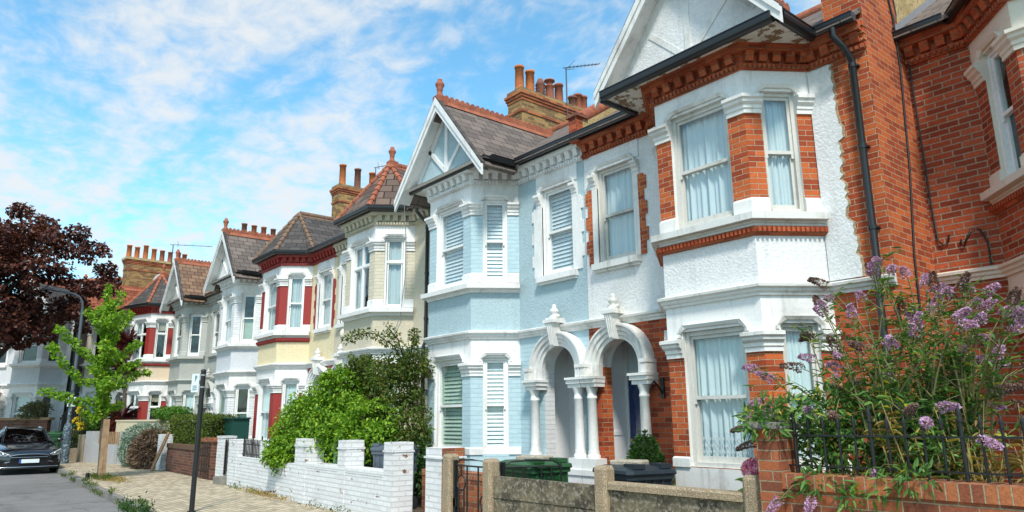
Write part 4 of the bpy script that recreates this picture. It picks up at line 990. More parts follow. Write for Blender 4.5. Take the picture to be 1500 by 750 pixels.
    mb = MB(); wallbox(mb, (-31.35, 5.12), (-30.7, 5.27), .2, 0, 1.12, GREYW); wallbox(mb, (-30.7, 5.29), (-29.2, 5.7), .2, 0, .66, GREYW); wallbox(mb, (-29.2, 5.83), (-28.0, 6.0), .2, 0, 1.12, GREYW); mb.build('wall_base', t, loc)
    mb = MB(); 
    for i in range(12): x = -30.65 + i * .125; yy = 5.42 + (x + 30.7) * .27; mb.box(x, x + .09, yy, yy + .03, .66, 1.1, WOOD)
    mb.build('slat_screen', t, loc)
    loc = (-29, 6.5, 0); mb = MB(); wallbox(mb, (-30.6, 5.95), (-27.4, 6.65), .25, 0, 1.46, CREAMW); wallbox(mb, (-30.65, 5.92), (-27.35, 6.62), .31, 1.46, 1.52, CREAMW); o = mb.build('garden_wall', None, loc); o.location = loc; tag(o, 'cream painted wall rising behind the grey rendered wall', 'wall')
    loc = (-32.8, 4.8, 0); t = thing('garden_wall', loc, 'low rubble stone wall with a stone end pier, carrying arched railings', 'wall')
    mb = MB(); wallbox(mb, (-34.2, 4.45), (-31.9, 5.0), .25, 0, .48, STONEW); mb.build('wall_base', t, loc); mb = MB(); wallbox(mb, (-31.9, 4.98), (-31.4, 5.09), .3, 0, 1.0, STONEW); mb.build('pier', t, loc)
    t = thing('iron_railing', (-33.0, 4.85, .48), 'tall black railings with an arched top on the stone wall', 'railing'); mb = MB(); n = 15
    for i in range(n):
        u = i / (n - 1); x = -34.1 + 2.15 * u; yy = 4.6 + .52 * u; zt = 1.25 + .85 * math.sin(PI * min(1, .12 + u * .55)) ** .8
        mb.tube([(x, yy, .48), (x, yy, zt)], .014, IRON, 6); mb.ball((x, yy, zt), .03, IRON, 6)
    for z in (.6, 1.1): mb.tube([(-34.1, 4.6, z), (-31.95, 5.12, z)], .016, IRON, 6)
    mb.tube([(-34.1 + 2.15 * i / 12, 4.6 + .52 * i / 12, 1.17 + .85 * math.sin(PI * min(1, .12 + i / 12 * .55)) ** .8) for i in range(13)], .018, IRON, 6)
    mb.build('bars', t, (-33.0, 4.85, .48))
    loc = (-35.3, 3.0, 0); t = thing('garden_wall', loc, 'brown wall with pale timber coping behind the parked car', 'wall')
    mb = MB(); wallbox(mb, (-36.3, 1.7), (-34.3, 4.2), .25, 0, 1.55, BROWNB); mb.build('wall_base', t, loc); mb = MB(); wallbox(mb, (-36.35, 1.65), (-34.25, 4.25), .34, 1.55, 1.65, WOOD); mb.build('coping', t, loc)
front_boundaries()
# ------------------------------------------------------------------ bins, car, lamp, signs, small things
def wheelie_bin(loc, rz, body, lid, label, dims=(.58, .72, .98), stone=False, grp='wheelie bins in the front gardens'):
    t = thing('wheelie_bin', loc, label, 'bin', grp, rz); w, d, h = dims
    mb = MB(); b = .8
    ring = lambda s, z, i=0: [(-w / 2 * s + i, -d / 2 * s, z), (w / 2 * s - i, -d / 2 * s, z), (w / 2 * s, -d / 2 * s + i, z), (w / 2 * s, d / 2 * s - i, z), (w / 2 * s - i, d / 2 * s, z), (-w / 2 * s + i, d / 2 * s, z), (-w / 2 * s, d / 2 * s - i, z), (-w / 2 * s, -d / 2 * s + i, z)]
    mb.grid([ring(.80, .05, .05), ring(.95, h * .86, .05), ring(1.02, h * .865, .05), ring(1.02, h * .92, .05)], body, False, True); mb.poly(ring(.8, .05, .05), body)
    for i in range(5):
        x = -w * .36 + w * .18 * i; mb.box(x, x + .03, -d / 2 * .97, -d / 2 * .8, .55 * h, .86 * h, body); y = -d * .36 + d * .18 * i; mb.box(w / 2 * .8, w / 2 * .965, y, y + .03, .55 * h, .86 * h, body)
    mb.build('body', t)
    l = MB(); l.grid([ring(1.06, h * .915, .05), ring(1.08, h * .93, .06), ring(1.06, h * .965, .06), ring(.86, h * 1.0, .08), ring(.6, h * 1.01, .08)], lid, False, True); l.poly(ring(.6, h * 1.01, .08), lid); l.poly(ring(1.06, h * .915, .05), lid)
    for s in (-1, 1): l.box(s * w * .3 - .05, s * w * .3 + .05, d / 2 * .98, d / 2 * 1.16, h * .93, h * .97, lid); l.box(s * w * .28 - .07, s * w * .28 + .07, -d / 2 * 1.0, -d / 2 * .45, h * .985, h * 1.035, lid)
    l.tube([(-w * .34, d / 2 * 1.14, h * .95), (w * .34, d / 2 * 1.14, h * .95)], .018, lid, 8); l.build('lid', t)
    for s in (-1, 1):
        wh = MB(); wh.tube([(s * w * .36, d * .36, .1), (s * w * .44, d * .36, .1)], .1, IRON, 14); wh.build('wheel', t)
    return t
BIN_G = m_plain('dark_green_bin_plastic', (.022, .085, .03), .42, .45, 0, .15, 9)
BIN_LG = m_plain('pale_green_bin_plastic', (.20, .34, .17), .5, .4, 0, .15, 9)
BIN_K = m_plain('blue_black_bin_plastic', (.018, .026, .034), .4, .45, 0, .2, 9)
BIN_GR = m_plain('slate_grey_bin_plastic', (.085, .105, .13), .5, .4, 0, .15, 9)
STONE = m_mottle('pale_stone', (.46, .40, .31), (.36, .31, .24), (.25, .22, .18), 8, 60, .9, .008)
wheelie_bin((-6.9, 6.0, .004), math.radians(82), BIN_G, BIN_G, 'dark green wheelie bin with a pale stone on its lid, by the porch', (.60, .80, .94))
wheelie_bin((-5.45, 6.2, .004), math.radians(75), BIN_K, BIN_K, 'blue black wheelie bin below the bay window, flat stone on its lid', (.6, .74, .93))
wheelie_bin((-10.75, 6.3, .004), math.radians(20), BIN_GR, BIN_GR, 'slate grey wheelie bin behind the right gap of the white wall', (.56, .62, 1.03))
wheelie_bin((-12.1, 6.25, .004), math.radians(10), BIN_LG, BIN_LG, 'pale green wheelie bin behind the middle pier of the white wall', (.58, .6, 1.0))
wheelie_bin((-32.6, 4.3, .0), math.radians(60), BIN_G, BIN_G, 'green wheelie bin standing by the foot of the street lamp', (.75, .8, 1.1))
for loc, lab, s in (((-6.86, 6.0, .955), 'pale stone slab lying on the dark green bin', .16), ((-5.5, 6.2, .945), 'flat stone slab lying on the blue black bin', .15)):
    mb = MB(); mb.bev(-s * 1.3, s * 1.2, -s * .8, s * .8, 0, .045, STONE, .015); o = mb.build('stone_slab'); o.location = loc; o.rotation_euler.z = .3; tag(o, lab, 'stone')

def small_box():
    loc = (-21.3, 6.95, 0); t = thing('garden_store', loc, 'dark green metal bicycle store behind the narrow gate', 'storage box'); g = m_plain('dark_green_metal', (.008, .06, .045), .4, .5, 0, .1, 5)
    mb = MB(); mb.box(-22.35, -20.15, 6.75, 7.2, 0, 1.5, g); mb.build('body', t, loc); mb = MB(); mb.box(-22.4, -20.1, 6.7, 7.22, 1.5, 1.54, g); mb.build('lid', t, loc)
small_box()

def letter_P(mb, q, mat):
    """q(u, v): board plane; strokes of a capital P in a unit square"""
    mb.poly([q(.28, .15), q(.42, .15), q(.42, .85), q(.28, .85)], mat)
    o = [(.42 + .0, .85), (.56, .85)] + [(.56 + .19 * math.cos(a), .655 + .195 * math.sin(a)) for a in np.linspace(PI / 2, -PI / 2, 9)] + [(.42, .46)]
    i = [(.42, .73), (.55, .73)] + [(.55 + .07 * math.cos(a), .655 + .075 * math.sin(a)) for a in np.linspace(PI / 2, -PI / 2, 9)] + [(.42, .58)]
    for k in range(len(o) - 1): mb.poly([q(*o[k]), q(*o[k + 1]), q(*i[k + 1]), q(*i[k])], mat)
SIGN_B = m_plain('sign_blue', (.02, .10, .42), .35, .4, 0, .05)
SIGN_W = m_plain('sign_white', (.74, .80, .80), .35, .4, 0, .04)
SIGN_T = m_plain('sign_teal_ink', (.03, .16, .19), .4, .4, 0, .04)
def sign_post():
    loc = (-12.83, 3.74, 0); t = thing('sign_post', loc, 'black steel post with a small pale parking plate near its top', 'sign post')
    mb = MB(); mb.tube([(-12.83, 3.74, -.02), (-12.83, 3.74, 2.28)], .042, IRON, 12); mb.lathe((-12.83, 3.74, 2.28), [(.046, 0), (.046, .02), (.02, .035), (0, .04)], IRON, 12); mb.tube([(-12.83, 3.74, .0), (-12.83, 3.74, .02)], .07, IRON, 12); mb.build('pole', t, loc)
    # the plate turns its face to the road and up the street, seen obliquely
    d = Vector((.95, .31, 0)); n = Vector((.31, -.95, 0)); c = Vector((-12.86, 3.685, 0))
    a = c - d * .2
    q = lambda u, v, w=0.0: a + d * (.2 * u) + Vector((0, 0, 1.93 + .31 * v)) + n * w
    mb = MB(); mb.hexa([q(0, 0, -.006), q(1, 0, -.006), q(1, 0, .0), q(0, 0, .0), q(0, 1, -.006), q(1, 1, -.006), q(1, 1, 0), q(0, 1, 0)], SIGN_W)
    letter_P(mb, lambda u, v: q(u * .62 + .3, .52 + v * .45, .004), SIGN_T)
    for z in (.12, .22, .32): mb.poly([q(.2, z, .004), q(.8, z, .004), q(.8, z + .035, .004), q(.2, z + .035, .004)], SIGN_T)
    mb.build('plate', t, loc); mb = MB()
    for z in (2.0, 2.2): mb.tube([(-12.83, 3.74, z), (-12.83, 3.74, z + .025)], .05, LEAD, 12)
    mb.build('clamp', t, loc)
sign_post()
def lamp_post():
    loc = (-31.0, 4.46, 0); t = thing('street_lamp', loc, 'grey street lamp with a curved arm and a patterned fat base, by the car', 'street lamp')
    g = m_plain('lamp_grey_paint', (.10, .125, .14), .45, .5, .2, .15)
    mos = m_mottle('flyposted_paint', (.035, .055, .07), (.06, .09, .11), (.24, .30, .33), 7, 13, .5, .004)
    x = -31.0
    mb = MB(); mb.lathe((x, 4.46, 0), [(.17, 0), (.17, .1), (.15, .14), (.145, 1.25), (.12, 1.36), (.075, 1.42)], mos, 16); mb.build('base', t, loc)
    mb = MB(); mb.tube([(x, 4.46, 1.4), (x, 4.46, 2.6)], .062, mos, 12); mb.tube([(x, 4.46, 2.6), (x, 4.45, 5.1), (x, 4.44, 5.7)], [.06, .055, .052], g, 12); mb.build('pole', t, loc)
    mb = MB(); mb.tube([(x, 4.44, 5.68), (x, 4.41, 5.9), (x, 4.30, 6.08), (x, 4.12, 6.17), (x, 3.85, 6.23), (x, 3.62, 6.27)], .042, g, 10); mb.build('arm', t, loc)
    mb = MB(); mb.hexa([(x - .09, 3.1, 6.27), (x + .09, 3.1, 6.27), (x + .11, 3.66, 6.22), (x - .11, 3.66, 6.22), (x - .06, 3.1, 6.32), (x + .06, 3.1, 6.32), (x + .07, 3.66, 6.33), (x - .07, 3.66, 6.33)], m_plain('lamp_head_dark', (.05, .055, .06), .4)); mb.build('lamp_head', t, loc)
    mb = MB(); q = lambda u, v: (x + .075, 4.33 + .27 * u, 2.02 + .34 * v)
    mb.hexa([(x + .06, 4.33, 2.02), (x + .07, 4.33, 2.02), (x + .07, 4.60, 2.02), (x + .06, 4.60, 2.02), (x + .06, 4.33, 2.36), (x + .07, 4.33, 2.36), (x + .07, 4.6, 2.36), (x + .06, 4.6, 2.36)], SIGN_W)
    b2 = lambda u, v: (x + .0725, 4.35 + .15 * u, 2.19 + .15 * v); mb.poly([b2(0, 0), b2(1, 0), b2(1, 1), b2(0, 1)], SIGN_B); letter_P(mb, lambda u, v: (x + .075, 4.35 + .15 * u, 2.19 + .15 * v), SIGN_W)
    for z in (2.06, 2.11): mb.poly([(x + .075, 4.36, z), (x + .075, 4.55, z), (x + .075, 4.55, z + .02), (x + .075, 4.36, z + .02)], SIGN_T)
    mb.build('plate', t, loc)
lamp_post()

def car():
    px, py = -27.35, 3.0
    t = thing('parked_car', (px, py, -.12), 'black saloon car parked at the kerb with its nose towards us', 'car')
    paint = m_plain('black_car_paint', (.006, .008, .012), .16, .6, .0, .05, 3, 0, .8)
    trimk = m_plain('car_trim_black', (.008, .008, .009), .5, .3); chrome = m_plain('chrome', (.62, .64, .66), .15, .5, 1.0, .03)
    # body sections from the nose backwards: x, half width, sill height, shoulder height, centre height
    S = [(0.02, .50, .30, .56, .60), (-.02, .66, .24, .62, .68), (-.10, .78, .20, .66, .735), (-.28, .85, .19, .70, .79), (-.6, .89, .20, .74, .855), (-1.0, .90, .22, .80, .91), (-1.45, .90, .22, .87, .965), (-1.7, .90, .22, .90, .98), (-3.2, .90, .22, .93, .98), (-4.0, .89, .24, .93, 1.0), (-4.5, .84, .28, .88, .97), (-4.66, .72, .34, .78, .86)]
    def sect(x, w, zb, zs, zc):
        r = [(0, zb), (w * .85, zb), (w * .97, zb + .07), (w, zb + (zs - zb) * .45), (w * .985, zs - .10), (w * .95, zs - .02), (w * .86, zs + (zc - zs) * .35), (w * .6, zs + (zc - zs) * .8), (w * .3, zc - .006), (0, zc)]
        return [(x, y, z) for y, z in r] + [(x, -y, z) for y, z in r[-2:0:-1]]
    b = MB(); rows = [sect(*s) for s in S]; b.grid(rows, paint, True, True); b.poly(rows[0], trimk); b.poly(rows[-1], paint)
    b.build('body', t)
    rf = MB(); gw = m_glass('car_glass', (.18, .22, .25), 1.9)
    R_ = [(-1.45, .74, .955), (-1.75, .70, 1.12), (-2.1, .63, 1.32), (-2.4, .58, 1.405), (-2.9, .56, 1.43), (-3.4, .56, 1.41), (-3.9, .62, 1.22), (-4.25, .70, 1.0)]
    prof = lambda x, w, z: [(x, .80 - (0 if z < 1 else .0) , .93), (x, w + (.78 - w) * .25, .93 + (z - .93) * .8), (x, w * .86, z - .012), (x, w * .45, z + .008), (x, 0, z + .015), (x, -w * .45, z + .008), (x, -w * .86, z - .012), (x, -w - (.78 - w) * .25, .93 + (z - .93) * .8), (x, -.80, .93)]
    rr = [prof(*r) for r in R_]; rf.grid(rr[3:6], paint, True); rf.build('roof', t)
    ws = MB(); ws.grid([r[2:7] for r in rr[0:4]], gw, True); ws.build('windscreen', t)
    sg = MB()
    for s in (slice(0, 3), slice(6, 9)): sg.grid([r[s] for r in rr], gw, True)
    sg.build('side_window', t); rw = MB(); rw.grid([r[2:7] for r in rr[5:]], gw, True); rw.build('rear_window', t)
    for i in (2, 6):
        p = MB(); p.tube([(rr[k][i][0], rr[k][i][1], rr[k][i][2] + .008) for k in range(8)], .035, paint, 8); p.build('pillar', t)
    sd = MB(); sd.box(-3.4, -1.9, -.7, .7, .4, .75, trimk)
    for y in (-.38, .38): sd.bev(-2.55, -2.35, y - .22, y + .22, .7, 1.22, trimk, .04)
    sd.build('seats', t)
    g = MB(); rows = [[(.03 - .02 * abs(u) ** 2, u * (.50 if z > .5 else .44), z) for u in np.linspace(-1, 1, 9)] for z in (.44, .50, .56, .60)]
    g.grid(rows, trimk, False)
    for z in (.47, .505, .54, .575): g.tube([(.045 - .02 * abs(u) ** 2, u * .47, z) for u in np.linspace(-1, 1, 9)], .007, trimk, 5)
    g.tube([(.04 - .03 * abs(u) ** 2, u * .52, .615 - .05 * abs(u) ** 3) for u in np.linspace(-1, 1, 11)], .012, chrome, 6); g.tube([(.05 - .02 * abs(u) ** 2, u * .48, .525) for u in np.linspace(-1, 1, 9)], .010, chrome, 6)
    g.build('grille', t)
    bp = MB(); bp.grid([[(.035 - .10 * abs(u) ** 2.2, u * .80, z) for u in np.linspace(-1, 1, 11)] for z in (.22, .34)], trimk, True)
    for s in (-1, 1): bp.prism([(.01, s * .52, .40), (-.06, s * .80, .46), (-.07, s * .80, .27), (.0, s * .58, .26)], (.012, 0, 0), trimk); bp.tube([(.03, s * .50, .40), (-.03, s * .66, .36), (-.07, s * .80, .47)], .012, chrome, 6)
    bp.build('lower_grille', t); lp = MB(); lp.tube([(.06 - .11 * abs(u) ** 2.2, u * .80, .235) for u in np.linspace(-1, 1, 13)], .016, chrome, 6); lp.tube([(.07 - .11 * abs(u) ** 2.2, u * .82, .19) for u in np.linspace(-1, 1, 13)], .022, trimk, 6); lp.build('splitter', t)
    for s in (-1, 1):
        h = MB(); lens = m_plain('headlamp_lens', (.30, .33, .36), .08, .8, .3, .05)
        pts = [(-.005, s * .53, .60), (-.10, s * .74, .70), (-.30, s * .845, .74), (-.22, s * .84, .64), (-.07, s * .74, .575), (-.0, s * .60, .565)]
        h.prism([Vector(p) + Vector((.022, s * .008, .004)) for p in pts], (-.03, -s * .01, 0), lens)
        h.ball((-.05, s * .68, .63), .045, chrome, 10); h.tube([(.02, s * .54, .605), (-.08, s * .745, .70), (-.28, s * .85, .745)], .010, SIGN_W, 6); h.build('headlight', t)
        m_ = MB(); m_.ball((-1.75, s * 1.0, 1.0), .10, paint, 10, (.6, 1.1, .75)); m_.tube([(-1.7, s * .82, .93), (-1.74, s * .95, .97)], .03, trimk, 8); m_.build('wing_mirror', t)
        for x in (-.82, -3.68):
            w = MB(); w.tube([(x, s * .70, .33), (x, s * .905, .33)], .33, m_plain('tyre_rubber', (.014, .014, .015), .85, .2), 24); wo = w.build('wheel', t)
            r2 = MB(); r2.tube([(x, s * .90, .33), (x, s * .915, .33)], .225, chrome, 20)
            for a in range(5): r2.tube([(x, s * .92, .33), (x + .2 * math.cos(a * 1.2566), s * .92, .33 + .2 * math.sin(a * 1.2566))], .02, chrome, 6)
            r2.build('rim', wo)
    pl = MB(); pl.box(.062, .075, -.26, .26, .355, .465, SIGN_W); pl.box(.0755, .078, -.26, -.21, .355, .465, SIGN_B); pl.build('number_plate', t)
    wp = MB()
    for y0, y1 in ((-.5, .12), (.1, .62)): wp.tube([(-1.50, y0, .985), (-1.74, y1, 1.145)], .008, trimk, 5)
    wp.build('wiper', t)
car()

def bits():
    # short black bollard stub by the young tree
    mb = MB(); mb.lathe((0, 0, 0), [(.055, 0), (.06, .02), (.045, .04), (.045, .13), (.055, .15), (.03, .17), (0, .175)], IRON, 12); o = mb.build('bollard_stub'); o.location = (-21.9, 3.72, 0); tag(o, 'tiny black post stub by the foot of the young tree', 'bollard')
    def aerial(root, mast, tip, lab, n=9):
        t = thing('tv_aerial', root, lab, 'aerial'); R0 = Vector(root); a = MB(); a.tube([R0, mast], .018, AERIAL, 6); a.build('mast', t, root)
        m1 = Vector(mast); d = Vector(tip) - m1; b = MB(); b.tube([m1 - d * .08, Vector(tip)], .012, AERIAL, 6); sd = d.cross(Vector((0, 0, 1))).normalized()
        for i in range(n): p = m1 + d * (i + .5) / n; b.tube([p - sd * .11, p + sd * .11], .006, AERIAL, 4)
        for z in (-.12, .12): p = m1 + d * .12; b.tube([p - sd * .18, p + sd * .18 + Vector((0, 0, z))], .006, AERIAL, 4)
        b.build('boom', t, root)
    aerial((-12.0, 11.75, 8.6), (-12.0, 11.75, 10.2), (-11.95, 12.95, 10.68), 'long tv aerial on a tall mast beside the yellow brick chimney')
    aerial((-21.1, 11.3, 8.5), (-21.1, 11.3, 10.0), (-20.6, 11.9, 10.15), 'small tv aerial behind the pointed turret roof', 5)
    aerial((-28.9, 6.9, 7.3), (-28.9, 6.9, 8.1), (-28.4, 8.2, 8.12), 'thin tv aerial over the tan tiled gable', 5)
    aerial((-7.9, 9.6, 7.9), (-7.9, 9.6, 8.35), (-7.5, 10.0, 8.42), 'spiky tv aerial behind the stained parapet', 6)
    t = thing('satellite_dish', (-37.2, 8.6, 8.1), 'grey satellite dish on the wide chimney below its pots', 'satellite dish'); mb = MB()
    R3 = Matrix.Rotation(math.radians(70), 3, Vector((.35, .94, 0)))
    rows = [[tuple(R3 @ Vector((r * math.cos(a), r * math.sin(a), .35 * r * r))) for a in np.linspace(0, 2 * PI, 17)[:-1]] for r in (.02, .2, .36, .46)]
    mb.grid(rows, m_plain('dish_grey', (.42, .43, .44), .5), True, True); mb.build('dish', t); mb = MB(); mb.tube([(0, 0, -.5), (0, 0, 0)], .03, AERIAL, 6); mb.tube([(0, 0, 0), tuple(R3 @ Vector((.1, 0, .45)))], .015, AERIAL, 6); mb.build('bracket', t)
    # cables down the projecting wall and a hooked loop on the set-back house
    mb = MB(); x = -3.165
    mb.tube([(x, 8.75, 6.7), (x, 8.85, 6.3), (x, 8.86, 5.6), (x, 8.72, 4.3), (x, 8.5, 3.2), (x, 8.42, 2.0), (x, 8.4, .6)], .012, IRON, 6)
    mb.tube([(x, 8.9, 6.9), (x, 8.98, 6.4), (x, 8.8, 6.15)], .008, IRON, 5)
    mb.build('cable', W_ROOT, W_ROOT.location)
    rr = [o for o in col.objects if o.parent is None and 'set back beside' in o.get('label', '')][0]
    mb = MB(); mb.tube([(-3.14, 9.07, 6.2), (-3.13, 9.075, 5.2), (-3.12, 9.08, 3.9), (-3.10, 9.08, 3.45), (-3.05, 9.08, 3.38), (-2.99, 9.08, 3.42), (-2.98, 9.08, 3.50)], .010, IRON, 6)
    mb.tube([(-2.86, 9.08, 3.42), (-2.87, 9.08, 3.36), (-2.84, 9.08, 3.33), (-2.80, 9.08, 3.42), (-2.74, 9.08, 3.52), (-2.66, 9.08, 3.50), (-2.60, 9.08, 3.34), (-2.6, 9.08, 3.0)], .010, IRON, 6)
    mb.build('cable', rr, rr.location)
    t = thing('wall_lamp', (-6.42, 7.98, 1.85), 'small black iron bracket beside the round arched porch of the white house', 'wall lamp'); mb = MB(); o = (-6.42, 7.98, 1.85)
    mb.tube([(-6.42, 7.98, 1.75), (-6.42, 7.9, 1.85), (-6.42, 7.8, 1.93), (-6.42, 7.74, 1.88), (-6.42, 7.76, 1.8)], .014, IRON, 6); mb.box(-6.45, -6.39, 7.965, 7.985, 1.7, 1.98, IRON); mb.build('bracket', t, o)
    t = thing('wall_lamp', (-15.5, 7.98, 3.3), 'white globe lamp above the porch of the beige house', 'wall lamp'); o = (-15.5, 7.98, 3.3); mb = MB(); mb.tube([(-15.5, 7.98, 3.2), (-15.5, 7.65, 3.2), (-15.5, 7.62, 3.28)], .015, IRON, 6); mb.lathe((-15.5, 7.62, 3.26), [(.03, 0), (.06, .03), (.05, .07)], IRON, 10); mb.build('bracket', t, o)
    mb = MB(); mb.ball((-15.5, 7.62, 3.42), .12, m_plain('opal_glass', (.72, .66, .52), .3), 12, (.85, .85, 1.15)); mb.build('globe', t, o)
    mb = MB(); cr = [o for o in col.objects if o.parent is None and 'beige roughcast' in o.get('label', '')][0]
    mb.tube([(-12.85, 7.6, 5.95), (-12.95, 7.72, 5.2), (-13.0, 7.75, 4.4), (-13.1, 7.72, 3.6), (-13.3, 7.6, 3.0)], .008, LEAD, 5); mb.build('cable', cr, cr.location)
bits()
# ------------------------------------------------------------------ plants
BARK = m_mottle('grey_brown_bark', (.13, .10, .075), (.09, .065, .05), (.19, .16, .12), 8, 40, .95, .02)
BARK_DK = m_mottle('dark_bark', (.055, .04, .032), (.035, .026, .022), (.09, .07, .055), 8, 40, .95, .02)
LEAF_BRIGHT = m_leaf('fresh_green_leaf', (.075, .19, .014), (.21, .38, .028), (.36, .50, .055))
LEAF_OLIVE = m_leaf('olive_brown_leaf', (.045, .095, .016), (.13, .19, .03), (.19, .13, .035))
LEAF_DEEP = m_leaf('deep_green_leaf', (.02, .06, .014), (.05, .12, .025), (.08, .16, .035))
LEAF_HEDGE = m_leaf('privet_leaf', (.045, .09, .014), (.12, .17, .025), (.19, .20, .035))
LEAF_LIME = m_leaf('lime_young_leaf', (.09, .23, .014), (.23, .42, .028), (.42, .56, .06), .45)
LEAF_PURPLE = m_leaf('purple_maple_leaf', (.036, .013, .012), (.13, .042, .03), (.25, .095, .058), .22, .4)
LEAF_GREY = m_leaf('grey_green_leaf', (.13, .20, .15), (.26, .34, .27), (.36, .42, .34), .2, .7)
LEAF_DEAD = m_leaf('dead_twig', (.16, .105, .075), (.27, .18, .125), (.36, .27, .19), .15, .9)
LEAF_BUD = m_leaf('buddleia_leaf', (.045, .13, .028), (.12, .26, .055), (.26, .40, .11), .3)
LEAF_YEL = m_leaf('yellowing_leaf', (.30, .33, .03), (.50, .46, .05), (.55, .40, .08), .35)
LEAF_STRAW = m_leaf('straw_leaf', (.30, .20, .07), (.44, .32, .12), (.30, .30, .08), .3, .8)
LEAF_RED = m_leaf('cordyline_leaf', (.05, .012, .018), (.12, .03, .035), (.20, .07, .05), .2, .4)
PETAL = m_leaf('lilac_floret', (.44, .24, .48), (.64, .42, .64), (.74, .58, .74), .3, .7)
PETAL_DEAD = m_leaf('spent_flower', (.15, .085, .075), (.25, .15, .11), (.30, .18, .19), .15, .9)
PINK = m_leaf('pink_petal', (.66, .16, .34), (.80, .36, .50), (.84, .58, .64), .3, .6)
YELP = m_leaf('yellow_petal', (.75, .55, .03), (.80, .66, .06), None, .3, .6)
STEM = m_plain('green_brown_stem', (.16, .15, .06), .7, .3, 0, .25)

def plant(name, loc, label, cat, group=None): return thing(name, loc, label, cat, group)
def foliage(t, P, D, U, S, mat, nm='foliage', **k): return leaf_mesh(nm, P, D, U, S, mat, parent=t, off=t.location, **k)
def stems_mesh(t, paths, radii, mat, nm='stems', n=6):
    mb = MB()
    for p, r in zip(paths, radii): mb.tube(p, r, mat, n)
    return mb.build(nm, t, t.location)
def blob(box, n, r, seed):
    R = random.Random(seed); (x0, x1), (y0, y1), (z0, z1) = box
    return [((R.uniform(x0, x1), R.uniform(y0, y1), R.uniform(z0, z1)), tuple(R.uniform(.7, 1.3) * q for q in r)) for _ in range(n)]

def green_bush():
    t = plant('garden_shrub', (-14, 6.5, 0), 'rounded bright green bush spilling over the white wall', 'shrub')
    cl = [((-15.4, 6.3, 1.3), (.6, .5, .5)), ((-15.2, 6.3, 1.75), (.6, .5, .45)), ((-14.6, 6.4, 1.95), (.7, .6, .45)), ((-14.0, 6.4, 2.15), (.7, .6, .45)), ((-13.4, 6.4, 2.35), (.6, .6, .45)),
          ((-14.9, 6.15, 1.2), (.8, .55, .55)), ((-14.1, 6.2, 1.5), (.9, .6, .6)), ((-13.2, 6.25, 1.7), (.8, .6, .6)), ((-12.6, 6.3, 1.75), (.7, .6, .5)), ((-13.6, 6.15, 1.1), (.8, .5, .45)), ((-12.5, 6.2, 1.2), (.8, .5, .4)),
          ((-15.2, 5.85, .98), (.42, .3, .32)), ((-14.95, 5.75, .85), (.32, .26, .28)), ((-14.2, 5.9, .95), (.5, .35, .3)), ((-11.9, 6.3, 1.5), (.6, .5, .4)), ((-13.1, 6.3, 2.45), (.4, .4, .35)), ((-11.6, 6.2, 1.2), (.5, .4, .25))]
    R = random.Random(2); sub = []
    for c, r in cl:
        c = (c[0] + (.85 if c[0] < -14.4 else .35), c[1], c[2] - (.42 if c[2] > 1.6 else .1)); sub.append((c, r, 560))
        for _ in range(12):
            d = Vector((R.gauss(0, 1), R.gauss(0, 1), R.gauss(0, 1) + .2)).normalized()
            q = tuple(c[i] + d[i] * r[i] * .9 for i in range(3)); s = R.uniform(.12, .22); sub.append((q, (s, s, s * .8), 85))
    P, D, U, S = crown_leaves([s[0] for s in sub], [s[1] for s in sub], [s[2] for s in sub], .075, .6, .7, .6)
    foliage(t, P, D, U, S, LEAF_BRIGHT, wid=.55)
    paths = [[(-13.6 + R.uniform(-.3, .3), 6.6, 0), (-13.6 + (c[0] + 13.6) * .5, 6.5, c[2] * .5), c] for c, r in cl]
    stems_mesh(t, paths, [[.035, .025, .01]] * len(paths), BARK)
